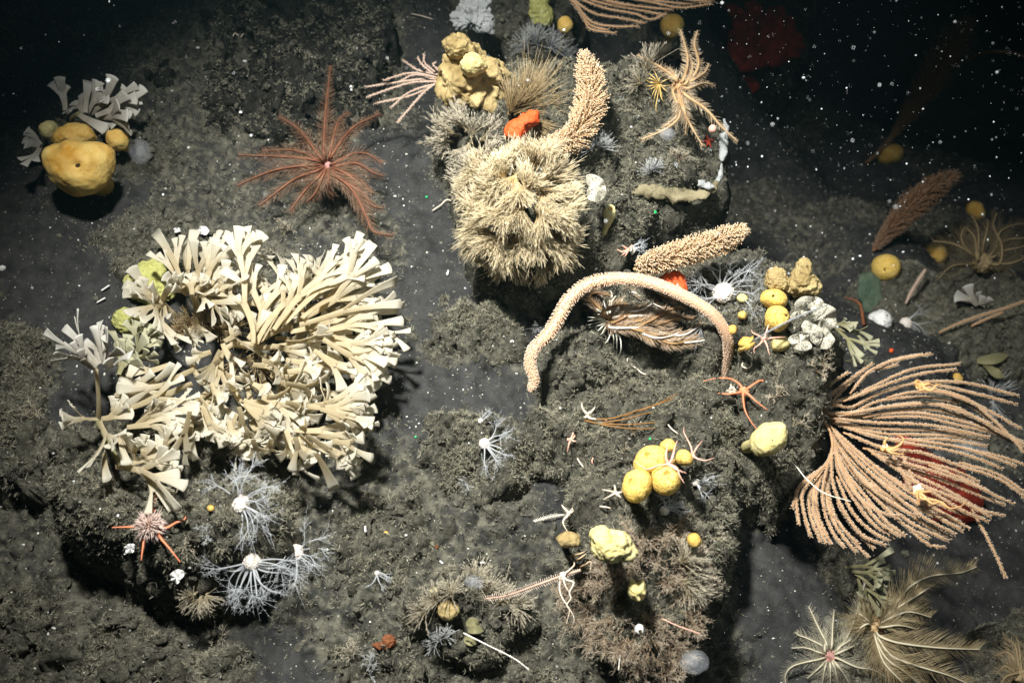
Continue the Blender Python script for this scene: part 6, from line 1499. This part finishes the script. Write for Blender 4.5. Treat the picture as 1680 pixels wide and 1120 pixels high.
spray("frost_hydroid", "frosty white tuft under the tufted boulder's lip beside the beaded whip", "hydroid", [(722, 1046, 110, 22, .02, .5), (732, 1040, 70, 22, .02, .5), (716, 1054, 200, 18, .02, .5)], M['frost'], "pale frosty tufts", 9, .45, 36, .0006)
spray("frost_hydroid", "pale clump of frosty twigs at the ledge's lowest right lip", "hydroid", [(335, 975, 250, 30, .03, .4), (345, 970, 300, 30, .03, .4), (325, 970, 200, 28, .03, .4), (338, 985, 270, 26, .02, .3)], M['plumegrey'], "pale frosty tufts", 10, .45, 36, .0006)
spray("frost_hydroid", "blue white tuft of fine threads beside the translucent jelly disc", "hydroid", [(1118, 1075, 160, 20, .02, .5), (1126, 1072, 60, 18, .02, .5)], M['frost'], "pale frosty tufts", 11, .6, 50, .0006)
spray("blue_cirri", "blue green tuft of cirri behind the large sea fan's upper tips", "hydroid", [(1622, 650, 100, 46, .02, .4), (1626, 660, 280, 50, .02, .3), (1630, 648, 60, 30, .02, .4)], M['frost'], None, 12, .3, 22, .0016, fork=False)
spray("plume_hydroid", "olive feathery cover on the tufted boulder's top right", "hydroid", [(820, 985, 20, 40, .01, .5), (800, 970, 60, 34, .01, .5), (840, 990, -20, 38, .01, .4), (780, 950, 80, 34, .01, .5), (720, 985, 150, 36, .01, .5), (740, 975, 100, 32, .01, .6), (700, 1000, 180, 34, .01, .5)], M['plumegrey'], "feathery plume clumps", 13, .5, 70, .0006, "plume")
spray("fuzz_hydroid", "brown fuzz growing in the gap in the middle of the frilled cream colony", "hydroid", [(325, 535, 80, 30, .06, .6), (345, 530, 40, 30, .06, .6), (310, 545, 140, 28, .05, .6), (370, 545, 20, 30, .06, .6), (400, 590, 300, 30, .06, .6), (430, 600, 0, 30, .06, .6), (390, 540, 80, 28, .06, .6)], M['plumebrown'], None, 14, .7, 70, .0006)

r = np.random.default_rng(12)
g = hit(1050, 1000)
t = thing("hydroid_bush", "big tangled brown hydroid bush hanging at the outcrop's lower end", "hydroid", g)
spots = [(1040, 930, 60), (1075, 920, 70), (1100, 930, 30), (1115, 950, 10), (1010, 945, 140), (985, 960, 170), (970, 985, 190), (1030, 965, 120), (1070, 960, 60), (1105, 975, -10), (1130, 960, 10), (990, 1010, 200), (1020, 1000, 230), (1055, 1000, 270), (1085, 1005, -50), (1115, 1000, -20), (1000, 1035, 220), (1030, 1040, 250), (1060, 1040, 270), (1090, 1040, -60), (1045, 1065, 265), (1075, 1070, -70), (1100, 1070, -40),
         (1060, 900, 90), (1030, 905, 110), (1090, 895, 60), (1120, 925, 40), (960, 960, 180)]
for i, (a, b, dg) in enumerate(spots):
    o = hit(a, b); k = mm(o)
    mb = MB()
    for j in range(5):
        bush(mb, o, nrm(screen_dir(dg, .6) + r.normal(0, .35, 3)), 24 * k, 4, r, .0010, .62, 3, 0.0, .22)
    build("spray", mb, M['bush'], t)
spray("frost_hydroid", "pale fan of fine threads at the hydroid bush's upper right", "hydroid", [(1112, 915, 50, 40, .05, .3), (1120, 930, 15, 40, .05, .3), (1110, 945, -10, 44, .05, .3), (1125, 955, -40, 36, .05, .3)], M['plumegrey'], "pale frosty tufts", 15, .42, 90, .0006)
lumpy("vase_sponge", "pale star edged vase sponge in the middle of the hydroid bush", "sponge", [(1032, 958), (1038, 950), (1046, 954), (1054, 950), (1058, 962), (1056, 974), (1046, 982), (1036, 978), (1030, 968)], .03, M['pale'], None, z=.14, seed=80, rough=.14, fine=.03, pits=[(1050, 972, 5)], level=4)
lumpy("vase_sponge", "small white cup sponge low in the hydroid bush", "sponge", [(1041, 1030), (1044, 1024), (1052, 1023), (1056, 1030), (1052, 1037), (1044, 1037)], .02, M['white'], None, z=.12, seed=81, rough=.05, pits=[(1048, 1030, 4)], level=4)

# brown twigs
t = thing("dead_twigs", "bundle of bare brown twigs lying across the outcrop under the sea whip", "hydroid", hit(1000, 695))
zt = hit(1030, 690)[2]
for q in ZL(820, 340, 2.947, [[(410, 1030), (520, 1055), (650, 1070), (800, 1065)], [(430, 1025), (540, 1020), (640, 990), (760, 950), (860, 900)], [(480, 1045), (620, 1050), (740, 1040), (850, 1035)], [(600, 1010), (700, 975), (840, 925)], [(500, 1040), (600, 1025), (690, 1000), (740, 990)]]):
    build("twig", tubes(MB(), arc(q, zt, (.012, .03, .02), 26), .0022 * np.linspace(1, .5, 26), 6), M['twig'], t)
t = thing("dead_twigs", "few knotted brown twigs left of the lumpy pale yellow sponge", "hydroid", hit(960, 925))
zt = hit(955, 920)[2]
for q in ZL(880, 860, 4.306, [[(270, 260), (320, 230), (370, 190)], [(300, 330), (340, 290), (384, 260), (380, 330)], [(250, 220), (310, 205), (360, 180)], [(310, 300), (350, 280)]]):
    build("twig", tubes(MB(), arc(q, zt, (.012, .03, .02), 18), .0022 * np.linspace(1, .5, 18), 6), M['crin_tan'], t)

# small frosty sprigs, singled out by what grows beside them
for i, (lab, a, b, dg, sz, m_) in enumerate([
    ("white antler like sprig right of the orange red star", 340, 850, 10, 44, 'frost'), ("white sprig left of the brightest mushroom coral's foot", 352, 862, 200, 34, 'frost'), ("white branching sprig in the hollow under the mossy hump", 766, 780, 270, 36, 'frost'),
    ("small white sprig right of the hollow under the mossy hump", 812, 780, 250, 26, 'frost'), ("pale sprig on the fuzzy stone's right lip", 862, 540, 10, 26, 'frost'), ("grey sprig above the heaped yellow sponges", 1034, 718, 90, 40, 'plumegrey'), ("grey sprig left of the heaped yellow sponges' top", 1026, 746, 110, 30, 'plumegrey'),
    ("olive feather sprig right of the back outcrop above the sea fan", 1385, 592, 20, 50, 'dimfrond'), ("grey sprig between the outcrops beside the pale cushion sponge", 1300, 700, 60, 36, 'plumegrey'), ("brown sprig on the back outcrop left of the sea fan's holdfast", 1290, 650, 140, 34, 'bush'), ("pale sprig under the fuzzy pink coral", 300, 890, 300, 40, 'plumegrey'),
    ("olive sprig on the ledge under the tan hanging ribbons", 275, 825, 60, 34, 'plumegrey'), ("pale twig sprig on the rubble hump at the left picture edge", 60, 620, 120, 40, 'plumegrey'), ("grey twig sprig low on the rubble hump at the left picture edge", 50, 690, 60, 40, 'plumegrey'), ("grey sprig on the bottom edge hump below the anemones", 350, 1060, 60, 44, 'plumegrey'),
    ("pale bristle sprig on the orange stained rock", 575, 1085, 80, 50, 'plumegrey'), ("grey bristle tuft below the orange flake crust", 600, 1100, 60, 44, 'frost'), ("fine grey sprig behind the flat stone near the frilled colony", 460, 392, 70, 40, 'plumegrey'), ("brown fern like sprig on the back outcrop's front lip", 1330, 610, 20, 44, 'bush'),
    ("brown star shaped sprig on the outcrop's shaded top", 1112, 270, 90, 34, 'bush'), ("thin grey sprig below the pale cushion sponge", 1275, 770, 270, 40, 'plumegrey'), ("grey sprig right of the small yellow ball on the dark side", 1160, 880, 20, 30, 'plumegrey')]):
    sprig(lab, a, b, dg, sz, M[m_], 700 + i, level=4)

# pale kelp like blades in the gloom at the right edge
for i, (lab, line, w) in enumerate([("olive leaf shaped blade in the gloom at the right edge, lying level", Z(1380, 440, 4.306, [(960, 655), (1080, 640), (1190, 610)]), .015), ("olive leaf shaped blade below the level one, pointing down right", Z(1380, 440, 4.306, [(1010, 680), (1090, 740), (1160, 775)]), .016)]):
    pth = arc(line, hit(*line[0])[2], (.01, .03, .02), 14)
    mb = MB(); u = np.linspace(0, 1, 14)
    strip(mb, pth, w * np.sin(np.clip(u * 1.05 + .05, 0, 1) * math.pi) ** .6 + .002, .002, nrm(N + .3 * R), .3 * np.ones(14), 0, .6)
    tag(build("leaf_blade", mb, M['dimfrond'], base=pth[0]), lab, "bryozoan", "leaf blades in the gloom")
for i, (lab, pl) in enumerate([("upper pale leaf blade under the tufted boulder's lip", [(765, 1024), (778, 1020), (786, 1024)]), ("middle grey leaf blade under the tufted boulder's lip", [(768, 1034), (780, 1032), (794, 1035)]), ("lowest grey leaf blade under the tufted boulder's lip", [(762, 1046), (772, 1052), (782, 1056)])]):
    z = hit(*pl[1])[2] + .02
    pth = arc(pl, z, (0, .01, 0), 12); u = np.linspace(0, 1, 12)
    mb = MB(); strip(mb, pth, .008 * np.sin(np.clip(u * 1.05 + .03, 0, 1) * math.pi) ** .6 + .001, .0012, nrm(N + .3 * U), .3 * np.ones(12), 0, .6)
    tag(build("leaf_blade", mb, M['dimfrond'], base=pth[0]), lab, "bryozoan", "small leaf blades")

# ------------------------------------------------------------------ laser spots of the vehicle's scale, bright shells, drifting snow
M['laser'] = bpy.data.materials.new("laser_green"); M['laser'].use_nodes = True  # self-lit beads stand in for laser light falling on the ground
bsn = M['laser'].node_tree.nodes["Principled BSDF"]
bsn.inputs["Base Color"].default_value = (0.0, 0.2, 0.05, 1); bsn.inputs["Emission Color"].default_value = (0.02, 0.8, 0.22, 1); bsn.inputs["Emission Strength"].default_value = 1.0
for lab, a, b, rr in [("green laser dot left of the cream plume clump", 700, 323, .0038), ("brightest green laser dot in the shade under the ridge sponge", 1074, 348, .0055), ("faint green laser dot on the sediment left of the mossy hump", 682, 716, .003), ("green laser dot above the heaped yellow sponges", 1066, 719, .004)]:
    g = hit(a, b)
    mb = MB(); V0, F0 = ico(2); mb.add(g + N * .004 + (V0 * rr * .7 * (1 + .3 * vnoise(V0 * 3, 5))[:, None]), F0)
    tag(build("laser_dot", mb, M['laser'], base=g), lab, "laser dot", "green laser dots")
for i, (lab, a, b, s_) in enumerate([("white shell bit on the dark ridge, upper of the close pair", 402, 101, 4), ("white shell bit on the dark ridge, lower of the close pair", 398, 119, 4.5), ("dull white shell bit left of the pair on the dark ridge", 325, 79, 4), ("white shell bit highest on the dark ridge", 360, 38, 4), ("white shell bit at the left picture edge", 5, 440, 7), ("white bead on the turf left of the mossy hump's coral", 770, 726, 3), ("white shell on the fuzzy stone's right side", 840, 560, 4), ("white bead left of the fuzzy stone", 709, 516, 3), ("white bead under the fuzzy pink coral", 206, 907, 4), ("white crumb below the hydroid bush", 962, 1049, 3.5), ("pale shell on the rock shelf at the bottom left", 90, 1028, 5), ("bluish shell at the left edge above the shelf", 3, 828, 6)]):
    g = hit(a, b); k = mm(g)
    V0, F0 = ico(3)
    V = V0 * s_ * .8 * k * (1 + .25 * vnoise(V0 * 2 + i * 3, i))[:, None] * np.array([1, .8, .6]) + g + N * s_ * k * .4
    tag(build("shell_bit", MB().add(V, F0), M['white'], base=g), lab, "shell", "white shell bits")
for i, (lab, pl) in enumerate([("white stick upper of the two beside the lime sponge", Z(60, 350, 3.862, [(410, 490), (462, 455)])), ("white stick lower of the two beside the lime sponge", Z(60, 350, 3.862, [(382, 565), (435, 535)])), ("white stick at the lip right of the pale twig clump", Z(330, 740, 2.948, [(105, 683), (148, 695)])), ("white sliver on the low turf mound", Z(330, 740, 2.948, [(793, 362), (795, 390)])), ("white sliver at the tufted boulder's top", Z(600, 860, 4.308, [(525, 258), (545, 275)])), ("white sliver right of the tufted boulder's top", Z(600, 860, 4.308, [(810, 270), (840, 268)])), ("white spine upright on the sediment above the fuzzy stone", Z(560, 400, 3.734, [(650, 192), (655, 162)]))]):
    z = hit(*pl[0])[2]
    p_ = arc(pl, z, (.006, .010), 8)
    tag(build("shell_stick", tubes(MB(), p_, .0022, 6), M['white'], base=p_[0]), lab, "shell", "white shell sticks")

r = np.random.default_rng(99)
mb = MB(); cs = []; rs = []
while len(cs) < 1050:
    a = r.uniform(-60, 1740); b = r.uniform(-60, 1180)
    want = 0.03 + 0.90 * sstep(1000, 1300, a) * (1 - sstep(250, 620, b)) + .06 * (1 - sstep(200, 500, b))
    if r.random() > want: continue
    far = 3.8 if (a > 1180 and b < 400) else 2.4
    dpt = r.uniform(1.35, far)
    cs.append(CAM + ray(a, b) * dpt); rs.append(dpt * TANH / 840 * (0.35 + 1.5 * r.random() ** 7))
cs = np.array(cs); rs = np.array(rs)
V0, F0 = ico(1)
V = cs[:, None] + V0[None] * rs[:, None, None] * r.uniform(.6, 1.4, (len(cs), 1, 3))
mb.add(V.reshape(-1, 3), (F0[None] + (np.arange(len(cs)) * len(V0))[:, None, None]).reshape(-1, 3))
tag(build("marine_snow", mb, M['snow']), "white flecks of marine snow drifting in the water", "marine snow", kind='stuff')

# ------------------------------------------------------------------ the water itself
hz = bpy.data.meshes.new("haze")
lo = np.array([-4.5, -3.5, -4.2]); hi = np.array([6.0, 7.5, 4.4])
vs = [(x, y, z) for x in (lo[0], hi[0]) for y in (lo[1], hi[1]) for z in (lo[2], hi[2])]
hz.from_pydata(vs, [], [(0, 1, 3, 2), (4, 6, 7, 5), (0, 4, 5, 1), (2, 3, 7, 6), (0, 2, 6, 4), (1, 5, 7, 3)])
hm = bpy.data.materials.new("water_haze"); hm.use_nodes = True
hm.node_tree.nodes.clear()
ho = hm.node_tree.nodes.new("ShaderNodeOutputMaterial"); hv = hm.node_tree.nodes.new("ShaderNodeVolumePrincipled")
hv.inputs["Color"].default_value = (0.42, 0.82, 0.90, 1); hv.inputs["Density"].default_value = 0.010; hv.inputs["Anisotropy"].default_value = 0.55
hm.node_tree.links.new(hv.outputs[0], ho.inputs["Volume"])
hz.materials.append(hm)
hzo = bpy.data.objects.new("haze", hz); COL.objects.link(hzo)
tag(hzo, kind="stuff"); hzo["label"] = "thin blue green haze of the deep water"; hzo["category"] = "haze"
